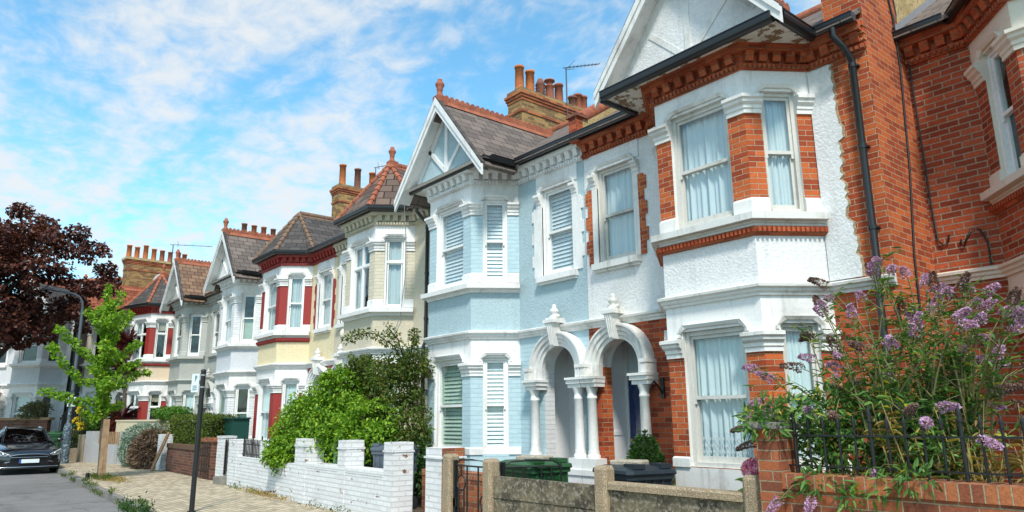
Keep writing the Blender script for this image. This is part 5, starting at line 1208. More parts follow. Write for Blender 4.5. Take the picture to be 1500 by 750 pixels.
def olive_bush():
    t = plant('garden_shrub', (-11.2, 6.9, 0), 'dark olive shrub with long arching shoots against the beige house', 'shrub')
    R = random.Random(4); sub = []
    cl = [((-12.2, 6.9, 2.0), (.7, .5, .45)), ((-11.6, 6.9, 2.35), (.6, .5, .35)), ((-11.0, 6.9, 1.9), (.7, .5, .5)), ((-10.4, 6.8, 1.6), (.6, .45, .5)), ((-10.9, 6.8, 2.35), (.5, .4, .3)), ((-11.5, 6.7, 1.5), (.7, .45, .4)), ((-10.5, 6.8, 2.1), (.45, .4, .35)), ((-9.9, 6.7, 1.35), (.4, .35, .35)),
          ((-12.0, 6.8, 2.5), (.35, .3, .25)), ((-12.7, 6.9, 2.15), (.4, .4, .3)), ((-10.2, 6.9, 2.45), (.3, .3, .25)), ((-11.3, 6.5, 1.1), (.6, .4, .25)), ((-10.3, 6.4, 1.05), (.5, .4, .25))]
    for c, r in cl:
        c = (c[0] - 1.05, c[1], c[2] * .97); sub.append((c, r, 620))
        for _ in range(8):
            d = Vector((R.gauss(0, 1), R.gauss(0, 1), R.gauss(0, 1) + .3)).normalized(); q = tuple(c[i] + d[i] * r[i] for i in range(3)); s = R.uniform(.09, .17); sub.append((q, (s, s, s), 55))
    shoots = [[(-11.2, 6.8, 2.3), (-11.4, 6.6, 2.75), (-11.75, 6.4, 3.0), (-12.2, 6.25, 3.02), (-12.55, 6.2, 2.93)], [(-11.3, 6.8, 2.2), (-11.0, 6.7, 2.5), (-10.8, 6.65, 2.8), (-10.7, 6.6, 2.95)], [(-12.4, 6.8, 2.2), (-12.8, 6.6, 2.5), (-13.0, 6.5, 2.7)], [(-11.3, 6.8, 2.4), (-11.1, 6.5, 2.85), (-11.35, 6.4, 3.1)]]
    for s in shoots:
        for a, b in zip(s, s[1:]):
            for k in range(4):
                q = Vector(a).lerp(Vector(b), k / 4 + .1); sub.append((tuple(q), (.09, .09, .09), 24))
    P, D, U, S = crown_leaves([s[0] for s in sub], [s[1] for s in sub], [s[2] for s in sub], .068, .5, .7, .5)
    foliage(t, P, D, U, S, LEAF_OLIVE, wid=.5)
    paths = [[(-11.9 + R.uniform(-.3, .3), 7.0, 0), ((c[0] - 12.7) / 2 + R.uniform(-.1, .1), 6.95, c[2] * .55), (c[0] - 1.05, c[1], c[2])] for c, r in cl] + shoots
    stems_mesh(t, paths, [[.03, .022, .01]] * len(cl) + [[.014, .012, .010, .008, .005][:len(s)] for s in shoots], BARK_DK)
    t = plant('garden_shrub', (-11.0, 6.7, 0), 'dark leafy shrub in the gap beside the black drainpipe', 'shrub')
    c = blob(((-11.35, -10.6), (6.5, 7.1), (.25, 1.3)), 14, (.22, .22, .2), 8); P, D, U, S = crown_leaves([x[0] for x in c], [x[1] for x in c], [170] * len(c), .075, .5, .7, .4)
    foliage(t, P, D, U, S, LEAF_DEEP, wid=.5); stems_mesh(t, [[(-11.0, 6.7, 0), (-11.0, 6.7, .7), x[0]] for x in c], [[.02, .014, .006]] * len(c), BARK_DK)
def hedge():
    t = plant('clipped_hedge', (-23, 6.75, 0), 'clipped box shaped hedge above the brown brick wall', 'hedge')
    n = 7000; P = []; D = []
    x0, x1, y0, y1, z0, z1 = -25.3, -20.75, 6.35, 7.15, .62, 1.57
    for _ in range(n):
        f = rng.random(); u, v = rng.random(), rng.random(); e = rng.uniform(-.10, .05)
        if f < .42: p = (x0 + (x1 - x0) * u, y0 - e, z0 + (z1 - z0) * v); d = (0, -1, .3)
        elif f < .75: p = (x0 + (x1 - x0) * u, y0 + (y1 - y0) * v, z1 + e + .04 * math.sin(u * 19)); d = (0, 0, 1)
        elif f < .88: p = (x1 + e, y0 + (y1 - y0) * u, z0 + (z1 - z0) * v); d = (1, 0, .3)
        else: p = (x0 - e, y0 + (y1 - y0) * u, z0 + (z1 - z0) * v); d = (-1, 0, .3)
        # rounded shoulders
        q = list(p); r = .2
        if q[2] > z1 - r and q[0] > x1 - r: q[0] -= (q[2] - z1 + r) * .5
        if q[2] > z1 - r and q[1] < y0 + r: q[1] += (q[2] - z1 + r) * .4
        P.append(q); D.append(d)
    D = np.array(D) + rdir(n) * .8
    foliage(t, P, D, rdir(n) + np.array((0, -.3, .6)), NR.uniform(.035, .065, n), LEAF_HEDGE, wid=.6)
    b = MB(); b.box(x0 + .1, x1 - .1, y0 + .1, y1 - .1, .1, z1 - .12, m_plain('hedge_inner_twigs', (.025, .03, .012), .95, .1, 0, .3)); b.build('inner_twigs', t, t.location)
    t = plant('topiary_tree', (-27, 6.9, 0), 'small cloud clipped tree with a flat green head, behind the grey bush', 'topiary')
    cl = [((-28.0 + .42 * i, 6.9 + .15 * math.sin(i * 2), 1.72 + .05 * math.cos(i * 1.7)), (.36, .4, .17)) for i in range(6)] + [((-27.2, 6.9, 1.82), (.7, .4, .13)), ((-26.0, 6.9, 1.68), (.3, .3, .14))]
    P, D, U, S = crown_leaves([c[0] for c in cl], [c[1] for c in cl], [420] * len(cl), .075, .6, .7, .7); foliage(t, P, D, U, S, LEAF_BRIGHT if False else LEAF_DEEP if False else m_leaf('glossy_mid_leaf', (.04, .13, .015), (.11, .25, .03), (.18, .33, .05)), wid=.5)
    stems_mesh(t, [[(-26.6, 7, 0), (-26.6, 7, .9), (-26.9, 6.95, 1.3), (-27.4, 6.9, 1.62)], [(-26.7, 7, .9), (-26.4, 6.95, 1.3), (-26.2, 6.9, 1.6)], [(-26.85, 6.95, 1.2), (-27.0, 6.9, 1.7)]], [[.05, .045, .035, .02], [.035, .03, .02], [.03, .02]], BARK_DK)
def grey_bush():
    t = plant('garden_shrub', (-26.4, 6.1, 0), 'half dead mound of grey green leaves and bare brown twigs, over the pavement', 'shrub')
    cl = [((-27.6, 6.1, .55), (.65, .5, .5)), ((-27.0, 6.0, .9), (.75, .55, .45)), ((-27.5, 6.0, .25), (.55, .4, .3)), ((-26.75, 5.75, .5), (.5, .4, .42)), ((-26.6, 6.1, 1.1), (.7, .5, .3)), ((-26.0, 6.15, 1.1), (.5, .45, .25)), ((-28.0, 6.1, .4), (.3, .35, .3))]
    P, D, U, S = crown_leaves([c[0] for c in cl], [c[1] for c in cl], [1500, 1700, 1000, 1100, 900, 300, 400], .085, .3, .8, .7)
    foliage(t, P, D, U, S, LEAF_GREY, wid=.4)
    cl = [((-25.7, 6.0, .55), (.55, .5, .5)), ((-25.5, 6.1, .85), (.45, .45, .35)), ((-25.8, 5.95, .35), (.5, .45, .35)), ((-25.3, 6.0, .3), (.35, .4, .3))]
    P, D, U, S = crown_leaves([c[0] for c in cl], [c[1] for c in cl], [1700, 1100, 1200, 600], .16, .1, .9, .8); D[:, 2] -= .5
    foliage(t, P, D, U, S, LEAF_DEAD, 'dead_twigs', wid=.10, droop=.25)
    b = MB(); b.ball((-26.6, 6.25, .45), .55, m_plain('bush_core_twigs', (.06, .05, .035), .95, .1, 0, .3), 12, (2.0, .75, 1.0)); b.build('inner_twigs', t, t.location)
def sapling():
    t = plant('street_tree', (-21.8, 4.0, 0), 'young street tree with lime green tiered branches tied to pale timber stakes', 'tree')
    tr = [(-21.8, 3.98, 0), (-21.8, 3.92, 1.4), (-21.8, 3.82, 2.5), (-21.8, 3.76, 3.6), (-21.8, 3.68, 4.6), (-21.8, 3.65, 5.15)]
    B_ = [((3.83, 2.0), (3.2, 1.95), (2.8, 2.12), (2.38, 2.16)), ((3.82, 2.35), (3.3, 2.5), (2.9, 2.8), (2.62, 3.15), (2.52, 3.4)), ((3.79, 2.95), (3.3, 3.2), (2.9, 3.55), (2.6, 3.85)), ((3.82, 2.2), (4.3, 2.45), (4.7, 2.72), (4.95, 2.75)), ((3.79, 2.9), (4.2, 3.2), (4.6, 3.6)), ((3.75, 3.6), (4.05, 3.9), (4.3, 4.25)), ((3.75, 3.7), (3.45, 4.0), (3.2, 4.35)), ((3.7, 4.3), (3.9, 4.6), (4.0, 4.85)), ((3.83, 1.75), (4.1, 1.8), (4.3, 1.95)), ((3.83, 1.6), (3.55, 1.6), (3.4, 1.7)), ((3.8, 2.7), (4.3, 2.8), (4.6, 3.05))]
    R = random.Random(6); paths = []; sub = []
    for i, b in enumerate(B_):
        dx = R.uniform(-.5, .5); p = [(-21.8 + dx * k / (len(b) - 1), y, z) for k, (y, z) in enumerate(b)]; paths.append(p)
        for a, c in zip(p, p[1:]):
            k = max(2, int((Vector(c) - Vector(a)).length / .13))
            for j in range(k): q = Vector(a).lerp(Vector(c), (j + .5) / k); sub.append((tuple(q + Vector((R.uniform(-.1, .1), 0, R.uniform(-.02, .08)))), (.19, .11, .09), 38))
    for i in range(7): # branches towards and away from us
        z = 1.8 + i * .42; s = 1 if i % 2 else -1; p = [(-21.8, 3.8, z), (-21.8 + s * .5, 3.8 + R.uniform(-.2, .2), z + .15), (-21.8 + s * .9, 3.8 + R.uniform(-.3, .3), z + .35)]; paths.append(p)
        for a, c in zip(p, p[1:]):
            for j in range(4): q = Vector(a).lerp(Vector(c), (j + .5) / 4); sub.append((tuple(q), (.18, .18, .12), 40))
    for i in range(26): z = 1.65 + i * .135; sub.append(((-21.8, 3.88 - (z - 1.5) * .06, z), (.17, .13 if z < 3.4 else .09, .11), 44 if z < 3.6 else 34))
    P, D, U, S = crown_leaves([s[0] for s in sub], [s[1] for s in sub], [int(s[2] * 1.25) for s in sub], .082, .5, .7, .3)
    foliage(t, P, D, U, S, LEAF_LIME, wid=.75, droop=.2)
    stems_mesh(t, [tr], [[.055, .05, .04, .03, .018, .006]], BARK, 'trunk', 8); stems_mesh(t, paths, [[.022, .016, .012, .008, .005][:len(p)] for p in paths], BARK, 'branches')
    for dy in (-.055, .03):
        b = MB(); b.hexa([(-21.72, 3.98 + dy, 0), (-21.62, 3.98 + dy, 0), (-21.62, 4.055 + dy, 0), (-21.72, 4.055 + dy, 0), (-21.72, 3.95 + dy * .8, 1.52), (-21.62, 3.95 + dy * .8, 1.52), (-21.62, 4.022 + dy * .8, 1.52), (-21.72, 4.022 + dy * .8, 1.52)], WOOD); b.build('stake', t, t.location)
def maple():
    t = plant('maple_tree', (-34.4, -.4, 0), 'large dark purple leaved maple overhanging the bend of the street', 'tree')
    R = random.Random(9); sub = []; paths = []
    C0 = Vector((-33.0, 1.4, 6.8))
    n = 0
    while n < 100:
        d = Vector((R.gauss(0, 1), R.gauss(0, 1), R.gauss(0, 1))).normalized(); k = R.uniform(.35, 1) ** .5
        p = C0 + Vector((d.x * 1.9 * k, d.y * 3.9 * k, d.z * 2.75 * k))
        if p.z < 4.35 + max(0, (p.y - 2.6)) * .55: continue
        if p.z > 9.9 - max(0, p.y - 1.0) * .30: continue
        if p.y > 5.3: continue
        s = R.uniform(.5, .85); sub.append((tuple(p), (s * 1.15, s * 1.15, s * .55), 190)); n += 1
        for _ in range(3):
            q = p + Vector((R.gauss(0, .6), R.gauss(0, .6), R.gauss(0, .35))); sub.append((tuple(q), (.33, .33, .18), 45))
        if n % 3 == 0: paths.append([(-33.8, .4, 4.2), tuple((Vector((-33.8, .4, 4.2)) * .45 + p * .55) + Vector((0, 0, -.3))), tuple(p)])
    for y, z in ((5.4, 7.6), (5.2, 6.6), (4.9, 8.4), (4.5, 5.7), (3.5, 4.7), (2.8, 4.5), (5.5, 7.1), (4.2, 8.9), (3.2, 9.2), (2.2, 9.55)):
        sub.append(((-32.6 + R.uniform(-.5, .5), y, z), (.5, .45, .3), 190))
    P, D, U, S = crown_leaves([s[0] for s in sub], [s[1] for s in sub], [int(s[2] * 1.4) for s in sub], .14, .6, .5, .35)
    foliage(t, P, D, U, S, LEAF_PURPLE, wid=.85, droop=.2)
    stems_mesh(t, [[(-34.4, -.4, -.1), (-34.2, -.2, 1.6), (-34.0, .1, 3.0), (-33.7, .5, 4.4), (-33.5, .7, 6.0)]], [[.30, .24, .21, .17, .10]], BARK_DK, 'trunk', 10)
    stems_mesh(t, [[(-34.1, .0, 2.5), (-33.6, 1.3, 3.25), (-33.2, 2.1, 3.75), (-33.0, 2.6, 4.5), (-32.9, 3.0, 5.6)], [(-33.9, .2, 3.3), (-33.7, -.6, 4.4), (-33.5, -1.5, 5.4)]] + paths, [[.16, .14, .12, .09, .04], [.13, .1, .05]] + [[.07, .045, .015]] * len(paths), BARK_DK, 'branches', 7)
def cordyline():
    t = plant('cordyline', (-31.6, 6.35, 0), 'red leaved cordyline palm with two spiky heads, behind the young tree', 'palm')
    P = []; D = []; U = []; S = []
    for c, n, l in (((-32.3, 6.4, 4.55), 170, .8), ((-32.1, 6.42, 3.55), 150, .75), ((-31.5, 6.3, 1.55), 110, .8)):
        d = rdir(n); d[:, 2] = np.abs(d[:, 2]) * 1.2 - .55; P.append(np.array(c) + d * .08); D.append(d); U.append(np.tile((0, 0, 1.0), (n, 1)) + d * .3); S.append(NR.uniform(.6, 1.1, n) * l)
    foliage(t, np.concatenate(P), np.concatenate(D), np.concatenate(U), np.concatenate(S), LEAF_RED, wid=.065, droop=.35, fold=.02)
    stems_mesh(t, [[(-32.0, 6.45, 0), (-32.05, 6.43, 2.0), (-32.15, 6.42, 3.5), (-32.3, 6.4, 4.5)], [(-31.6, 6.35, 0), (-31.5, 6.3, 1.5)]], [[.09, .08, .075, .06], [.07, .05]], BARK, 'trunk', 8)
FL = [(-2.57, 6.14, 2.7), (-2.62, 6.18, 2.6), (-2.34, 5.75, 2.52), (-3.11, 6.37, 2.49), (-2.83, 5.64, 2.25), (-2.5, 5.6, 2.32), (-2.56, 6.59, 2.28), (-2.26, 5.91, 2.16), (-2.19, 6.08, 2.36), (-2.0, 5.82, 2.31), (-2.17, 6.13, 2.3), (-1.95, 6.12, 2.38), (-1.96, 6.26, 2.27), (-1.71, 5.75, 2.28), (-1.8, 6.29, 2.17), (-1.69, 6.07, 2.01), (-1.76, 5.69, 2.07), (-1.77, 5.34, 2.03), (-2.02, 6.43, 2.03), (-1.98, 5.91, 1.87), (-1.96, 6.23, 1.82), (-1.92, 6.44, 1.82), (-2.25, 6.23, 1.86), (-2.86, 6.5, 1.77), (-2.67, 5.81, 1.66), (-2.71, 6.34, 1.64), (-2.39, 5.88, 1.59), (-2.38, 6.52, 1.7), (-2.72, 6.44, 2.03), (-2.25, 5.43, 1.93), (-2.88, 5.48, 1.88), (-2.73, 5.58, 1.87), (-3.25, 6.56, 1.76), (-2.83, 5.25, 1.47), (-3.26, 5.5, 1.73), (-3.29, 5.41, 1.55), (-3.6, 5.74, 1.42), (-3.4, 5.76, 1.53), (-2.0, 6.41, 1.49), (-1.97, 6.59, 1.61), (-2.12, 6.17, 1.53), (-2.03, 5.51, 1.49), (-2.5, 6.42, 1.51), (-2.73, 6.55, 1.52), (-1.71, 5.23, 1.29), (-1.95, 5.08, 1.39), (-2.39, 5.23, 1.06), (-2.76, 5.03, 0.87), (-3.0, 5.0, 0.85), (-3.07, 5.32, 1.42), (-1.73, 5.83, 1.84), (-1.49, 5.5, 2.07), (-3.49, 5.66, 1.84)]
DK = [(-3.42, 6.43, 2.18), (-2.92, 5.36, 1.81), (-2.84, 5.74, 2.5), (-1.93, 5.96, 2.36), (-2.02, 6.45, 1.71), (-1.9, 6.57, 1.52), (-2.2, 5.4, 1.44), (-3.45, 5.56, 1.23), (-3.42, 5.44, 1.35), (-2.41, 6.09, 2.22), (-2.48, 5.5, 1.92), (-1.46, 5.36, 2.14), (-3.34, 6.43, 2.16), (-1.73, 5.71, 1.59)]
def buddleia():
    t = plant('buddleia_bush', (-2.4, 5.95, 0), 'tall arching buddleia with lilac and spent brown flower spikes, behind the spear railings', 'shrub')
    R = random.Random(21); paths = []; rad = []; P = []; D = []; U = []; S = []; fl = []
    for i, (tip, dead) in enumerate([(f, 0) for f in FL] + [(f, 1) for f in DK] + [((f[0] + R.uniform(-.16, .16), f[1] + R.uniform(-.1, .25), f[2] + R.uniform(-.14, .08)), k % 3 == 0) for k, f in enumerate(FL[:34])]):
        tip = Vector(tip); base = Vector((-2.45 + R.uniform(-.5, .55), 5.75 + R.uniform(-.15, .35), .15))
        out = Vector((tip.x - base.x, tip.y - base.y, 0)); side = tip.x < -2.9
        mid = base.lerp(tip, .55) + Vector((-out.x * .25, -out.y * .25, .32 + R.uniform(0, .2))) if tip.z > 1.2 else base.lerp(tip, .5) + Vector((0, -.05, .55))
        pts = []
        for k in range(11):
            u = k / 10; p = base * (1 - u) ** 2 + mid * 2 * u * (1 - u) + tip * u * u; pts.append(p)
        paths.append([tuple(p) for p in pts]); rad.append([.014 - .0105 * k / 10 for k in range(11)])
        d_end = (pts[-1] - pts[-2]).normalized()
        fl.append((tip, (d_end + Vector((R.uniform(-.2, .2), 0, -.15 + R.uniform(-.2, .25)))).normalized(), R.uniform(.10, .18) * (1.3 if dead else 1), dead))
        for k in range(3, 11):
            p = pts[k]; tg = (pts[k] - pts[k - 1]).normalized()
            for s in range(4 if k < 10 else 3):
                a = R.uniform(0, 6.28); rd = Vector((math.cos(a), math.sin(a), R.uniform(-.2, .5)))
                P.append(p.lerp(pts[k - 1], R.random())); dd = (rd - tg * rd.dot(tg)).normalized() * .85 + tg * .55 + Vector((0, 0, -.15)); D.append(dd); U.append(Vector((0, 0, 1)) + rd * .2); S.append(R.uniform(.055, .12) * (1.1 - .35 * k / 10))
            if k > 4 and R.random() < .45:      # side shoots
                a = R.uniform(0, 6.28); q = p + Vector((math.cos(a) * .2, math.sin(a) * .2, R.uniform(.02, .2))); paths.append([tuple(p), tuple(p.lerp(q, .5) + Vector((0, 0, .03))), tuple(q)]); rad.append([.005, .004, .002])
                for s in range(8):
                    P.append(p.lerp(q, R.random())); a = R.uniform(0, 6.28); D.append(Vector((math.cos(a), math.sin(a), R.uniform(-.3, .5)))); U.append(Vector((R.uniform(-.3, .3), R.uniform(-.3, .3), 1))); S.append(R.uniform(.05, .11))
    # leafy skirt behind and over the railings
    c = blob(((-3.15, -1.95), (5.45, 6.3), (1.05, 1.6)), 34, (.22, .2, .16), 3) + blob(((-3.2, -2.2), (5.32, 5.7), (1.0, 1.4)), 10, (.18, .13, .14), 5) + [((-3.15, 5.2, 1.5), (.18, .14, .09)), ((-3.2, 5.06, 1.40), (.10, .06, .12)), ((-3.05, 5.08, 1.38), (.1, .06, .12)), ((-2.9, 5.2, 1.52), (.16, .12, .1)), ((-3.3, 5.2, 1.46), (.08, .08, .06))] + [((-2.75, 5.08, .98), (.14, .06, .09)), ((-2.3, 5.08, .98), (.22, .06, .09)), ((-2.05, 5.07, 1.04), (.14, .06, .08)), ((-2.5, 5.08, .9), (.1, .05, .08))]
    p2, d2, u2, s2 = crown_leaves([x[0] for x in c], [x[1] for x in c], [62] * len(c), .088, .5, .8, .3)
    A_ = np.concatenate
    foliage(t, A_([np.array([tuple(v) for v in P]), p2]), A_([np.array([tuple(v) for v in D]), d2]), A_([np.array([tuple(v) for v in U]), u2]), A_([np.array(S), s2]), LEAF_BUD, wid=.25, droop=.18, fold=.06,
            mats2=(LEAF_YEL, (NR.random(len(P) + len(p2)) < .05)))
    stems_mesh(t, paths, rad, STEM, 'stems', 5)
    for tip, d, ln, dead in fl:
        n = int(ln * 2100); u = NR.random(n) ** .8; ax = np.array(tuple(d)); rr = .030 * (1 - u) ** .7 + .006
        v = rdir(n); v -= (v @ ax)[:, None] * ax; v /= np.linalg.norm(v, axis=1)[:, None]
        pp = np.array(tuple(tip)) + ax * (u * ln)[:, None] + v * (rr * NR.uniform(.6, 1, n))[:, None]; pp[:, 2] -= (u ** 2) * ln * .25
        foliage(t, pp, v + rdir(n) * .6, rdir(n), NR.uniform(.011, .020, n), PETAL_DEAD if dead else PETAL, 'flower_spike', wid=.8, mats2=(PETAL_DEAD, NR.random(n) < (.0 if dead else .10 + .25 * (u < .2))))
def right_plants():
    t = plant('bamboo_clump', (-1.3, 6.2, 0), 'dry straw coloured grass like clump beside the buddleia', 'plant')
    P = []; D = []; U = []; S = []; paths = []
    R = random.Random(12)
    for i in range(95):
        b = Vector((R.uniform(-2.35, -.9), R.uniform(5.45, 6.2), 0)); tp = b + Vector((R.uniform(-.3, .3), R.uniform(-.3, .1), R.uniform(1.0, 1.55))); paths.append([tuple(b), tuple(b.lerp(tp, .6) + Vector((0, 0, .1))), tuple(tp)])
        for k in range(20): P.append(b.lerp(tp, R.uniform(.35, 1))); D.append(Vector((R.gauss(0, 1), R.gauss(0, 1), R.uniform(-.6, .8)))); U.append(Vector((0, 0, 1))); S.append(R.uniform(.07, .15))
    foliage(t, [tuple(p) for p in P], [tuple(p) for p in D], [tuple(p) for p in U], S, LEAF_STRAW, wid=.14); stems_mesh(t, paths, [[.006, .005, .003]] * len(paths), m_plain('straw_cane', (.36, .26, .10), .6), 'canes', 5)
    t = plant('topiary_cone', (-6.0, 7.05, 0), 'dark green clipped cone bush between the porch and the bay', 'topiary')
    n = 5200; a = NR.uniform(0, 2 * PI, n); h = 1 - np.sqrt(NR.random(n)); r = .36 * (1 - h) ** .75 * (1 + .05 * np.sin(a * 5)) + NR.uniform(-.035, .03, n)
    foliage(t, np.stack([-6.0 + r * np.cos(a), 7.05 + r * np.sin(a), .42 + h * .88], 1), np.stack([np.cos(a), np.sin(a), np.full(n, .7)], 1) + rdir(n) * .5, rdir(n) + np.array((0, 0, .5)), NR.uniform(.03, .055, n), LEAF_DEEP, wid=.55)
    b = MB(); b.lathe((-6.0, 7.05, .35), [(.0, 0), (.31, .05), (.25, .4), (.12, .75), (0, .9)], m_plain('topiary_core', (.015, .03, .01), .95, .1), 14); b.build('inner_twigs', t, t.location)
    b = MB(); b.lathe((-6.0, 7.05, .004), [(.16, 0), (.22, .38), (.25, .39), (.25, .44), (.2, .44)], TERRA, 18); o = b.build('plant_pot', None, (-6.0, 7.05, 0)); o.location = (-6.0, 7.05, 0); tag(o, 'terracotta pot holding the clipped cone bush', 'plant pot')
    t = plant('hydrangea', (-3.38, 5.45, 0), 'pink hydrangea head poking over the last concrete post', 'flower')
    n = 1000; d = rdir(n); foliage(t, np.array((-3.36, 5.30, 1.03)) + d * np.array((.11, .09, .075)), rdir(n) + d * .4, d, NR.uniform(.022, .034, n), PINK, 'flower_head', wid=.9)
    P = [(-3.42, 5.36, .9), (-3.5, 5.38, .93), (-3.4, 5.35, .86), (-3.46, 5.36, .96), (-3.52, 5.4, .86)]; foliage(t, P, [(-.7, -.4, .3), (-.9, -.2, .1), (-.5, -.6, -.2), (-.6, -.3, .6), (-.9, -.3, -.2)], [(0, -.3, 1)] * 5, [.13, .12, .12, .11, .12], LEAF_BRIGHT, wid=.55); stems_mesh(t, [[(-3.38, 5.45, 0), (-3.37, 5.4, .9)], [(-3.38, 5.45, .3), (-3.48, 5.39, .9)]], [[.01, .008], [.008, .006]], STEM)
def far_plants():
    t = plant('rose_bush', (-32.8, 5.6, 0), 'leafy rose bush with yellow flowers behind the arched railings', 'shrub')
    c = blob(((-34.0, -31.5), (5.2, 6.1), (.5, 1.7)), 26, (.42, .35, .3), 31); P, D, U, S = crown_leaves([x[0] for x in c], [x[1] for x in c], [150] * len(c), .13, .5, .7, .4); foliage(t, P, D, U, S, m_leaf('rose_leaf', (.04, .11, .02), (.11, .22, .03), (.2, .3, .05)), wid=.6)
    for p in ((-32.6, 4.95, 1.5), (-32.3, 5.0, 1.9), (-33.1, 4.85, 1.1), (-32.1, 5.05, 1.3)): n = 40; d = rdir(n); foliage(t, np.array(p) + d * .09, d, rdir(n), np.full(n, .1), YELP, 'flower', wid=.9)
    stems_mesh(t, [[(-32.8, 5.6, 0), x[0]] for x in c], [[.02, .008]] * len(c), BARK_DK)
    t = plant('garden_shrub', (-35.2, 3.9, 0), 'grey olive shrub rising above the brown wall behind the car', 'shrub'); c = blob(((-35.4, -34.6), (3.5, 4.3), (1.5, 2.1)), 9, (.36, .36, .25), 33); P, D, U, S = crown_leaves([x[0] for x in c], [x[1] for x in c], [200] * len(c), .11, .5, .7, .4); foliage(t, P, D, U, S, m_leaf('grey_olive_leaf', (.09, .10, .05), (.18, .18, .09), (.24, .22, .13)), wid=.5); stems_mesh(t, [[(-35.2, 3.9, 0), x[0]] for x in c], [[.04, .01]] * len(c), BARK_DK)
    t = plant('garden_shrub', (-38.4, 2.5, 0), 'thin brown climber beside the arched porch of the far white house', 'shrub'); c = blob(((-38.6, -38.0), (2.3, 2.7), (1.6, 3.0)), 10, (.3, .25, .3), 35); P, D, U, S = crown_leaves([x[0] for x in c], [x[1] for x in c], [70] * len(c), .12, .3, .7, .3); foliage(t, P, D, U, S, LEAF_DEAD, wid=.3); stems_mesh(t, [[(-38.4, 2.5, 0), x[0]] for x in c], [[.03, .01]] * len(c), BARK_DK)
def weeds():
    def strip(name, pts, spread, n, size, mat, hz=.12):
        P = []; D = []
        for _ in range(n):
            p = rng.choice(pts); P.append((p[0] + rng.gauss(0, spread), p[1] + rng.gauss(0, spread * .35), p[2] + abs(rng.gauss(0, hz)) * .6)); D.append((rng.gauss(0, .7), rng.gauss(0, .7), abs(rng.gauss(.8, .4))))
        return tag(leaf_mesh(name, P, D, rdir(len(P)) + np.array((0, 0, .6)), NR.uniform(.6, 1.3, len(P)) * size, mat, wid=.3), kind='stuff')
    R = random.Random(44); pts = []; x = -25.5
    while x > -60 and x < -12.2:
        if R.random() < .62: pts += [(x, kerb_y(x) + R.choice((-.05, .02, .16)), -.1 if R.random() < .5 else 0)] * R.randint(1, 3)
        x += .22
    strip('kerb_weeds', pts, .10, 900, .06, LEAF_HEDGE, .07)
    pts = [(-14.6, 3.15, -.1), (-14.2, 3.1, -.1), (-13.8, 3.2, 0), (-13.4, 3.15, -.1), (-13.0, 3.1, 0), (-15.0, 3.2, -.1)]
    strip('kerb_weeds', pts, .14, 480, .065, LEAF_DEEP, .14)
    strip('tree_pit_weeds', [(-21.6, 4.1, 0), (-21.9, 3.95, 0), (-22.3, 3.95, 0), (-21.4, 4.0, 0)], .25, 420, .075, LEAF_HEDGE, .1)
    strip('dry_leaf_litter', [(-21.2, 4.15, .0), (-20.8, 4.2, 0), (-21.6, 4.3, 0), (-22.0, 4.2, 0)], .35, 600, .06, LEAF_STRAW, .015)
    strip('wall_foot_weeds', [(-15.6, 5.66, 0), (-15.0, 5.64, 0), (-14.4, 5.6, 0), (-14.7, 5.62, 0), (-13.6, 5.56, 0)], .22, 420, .055, LEAF_STRAW, .05)
    strip('wall_foot_weeds', [(-16.5, 5.7, 0), (-15.2, 5.63, 0), (-12, 5.5, 0), (-11.0, 5.47, 0)], .25, 160, .06, LEAF_HEDGE, .07)
green_bush(); olive_bush(); hedge(); grey_bush(); sapling(); maple(); cordyline(); buddleia(); right_plants(); far_plants(); weeds()
# ------------------------------------------------------------------ camera, light, sky
def camera():
    f, yaw, pit, rol = 1043.4485, math.radians(50.4794), math.radians(12.8366), math.radians(-.5184)
    fw = Vector((-math.sin(yaw) * math.cos(pit), math.cos(yaw) * math.cos(pit), math.sin(pit)))
    r = Vector((math.cos(yaw), math.sin(yaw), 0)); u = r.cross(fw)
    c, s = math.cos(rol), math.sin(rol)
    rr, uu = c * r + s * u, -s * r + c * u
    M = Matrix((rr, uu, -fw)).transposed().to_4x4(); M.translation = (0, 0, 1.45)
    cd = bpy.data.cameras.new('camera'); cd.sensor_width = 36; cd.lens = f / 1500 * 36; cd.clip_end = 4000; cd.clip_start = .05
    o = bpy.data.objects.new('camera', cd); col.objects.link(o); o.matrix_world = M; sc.camera = o
camera()
SUN_EL, SUN_AZ = 51.0, -37.0        # azimuth measured from +X (down the street) towards -Y (across it)
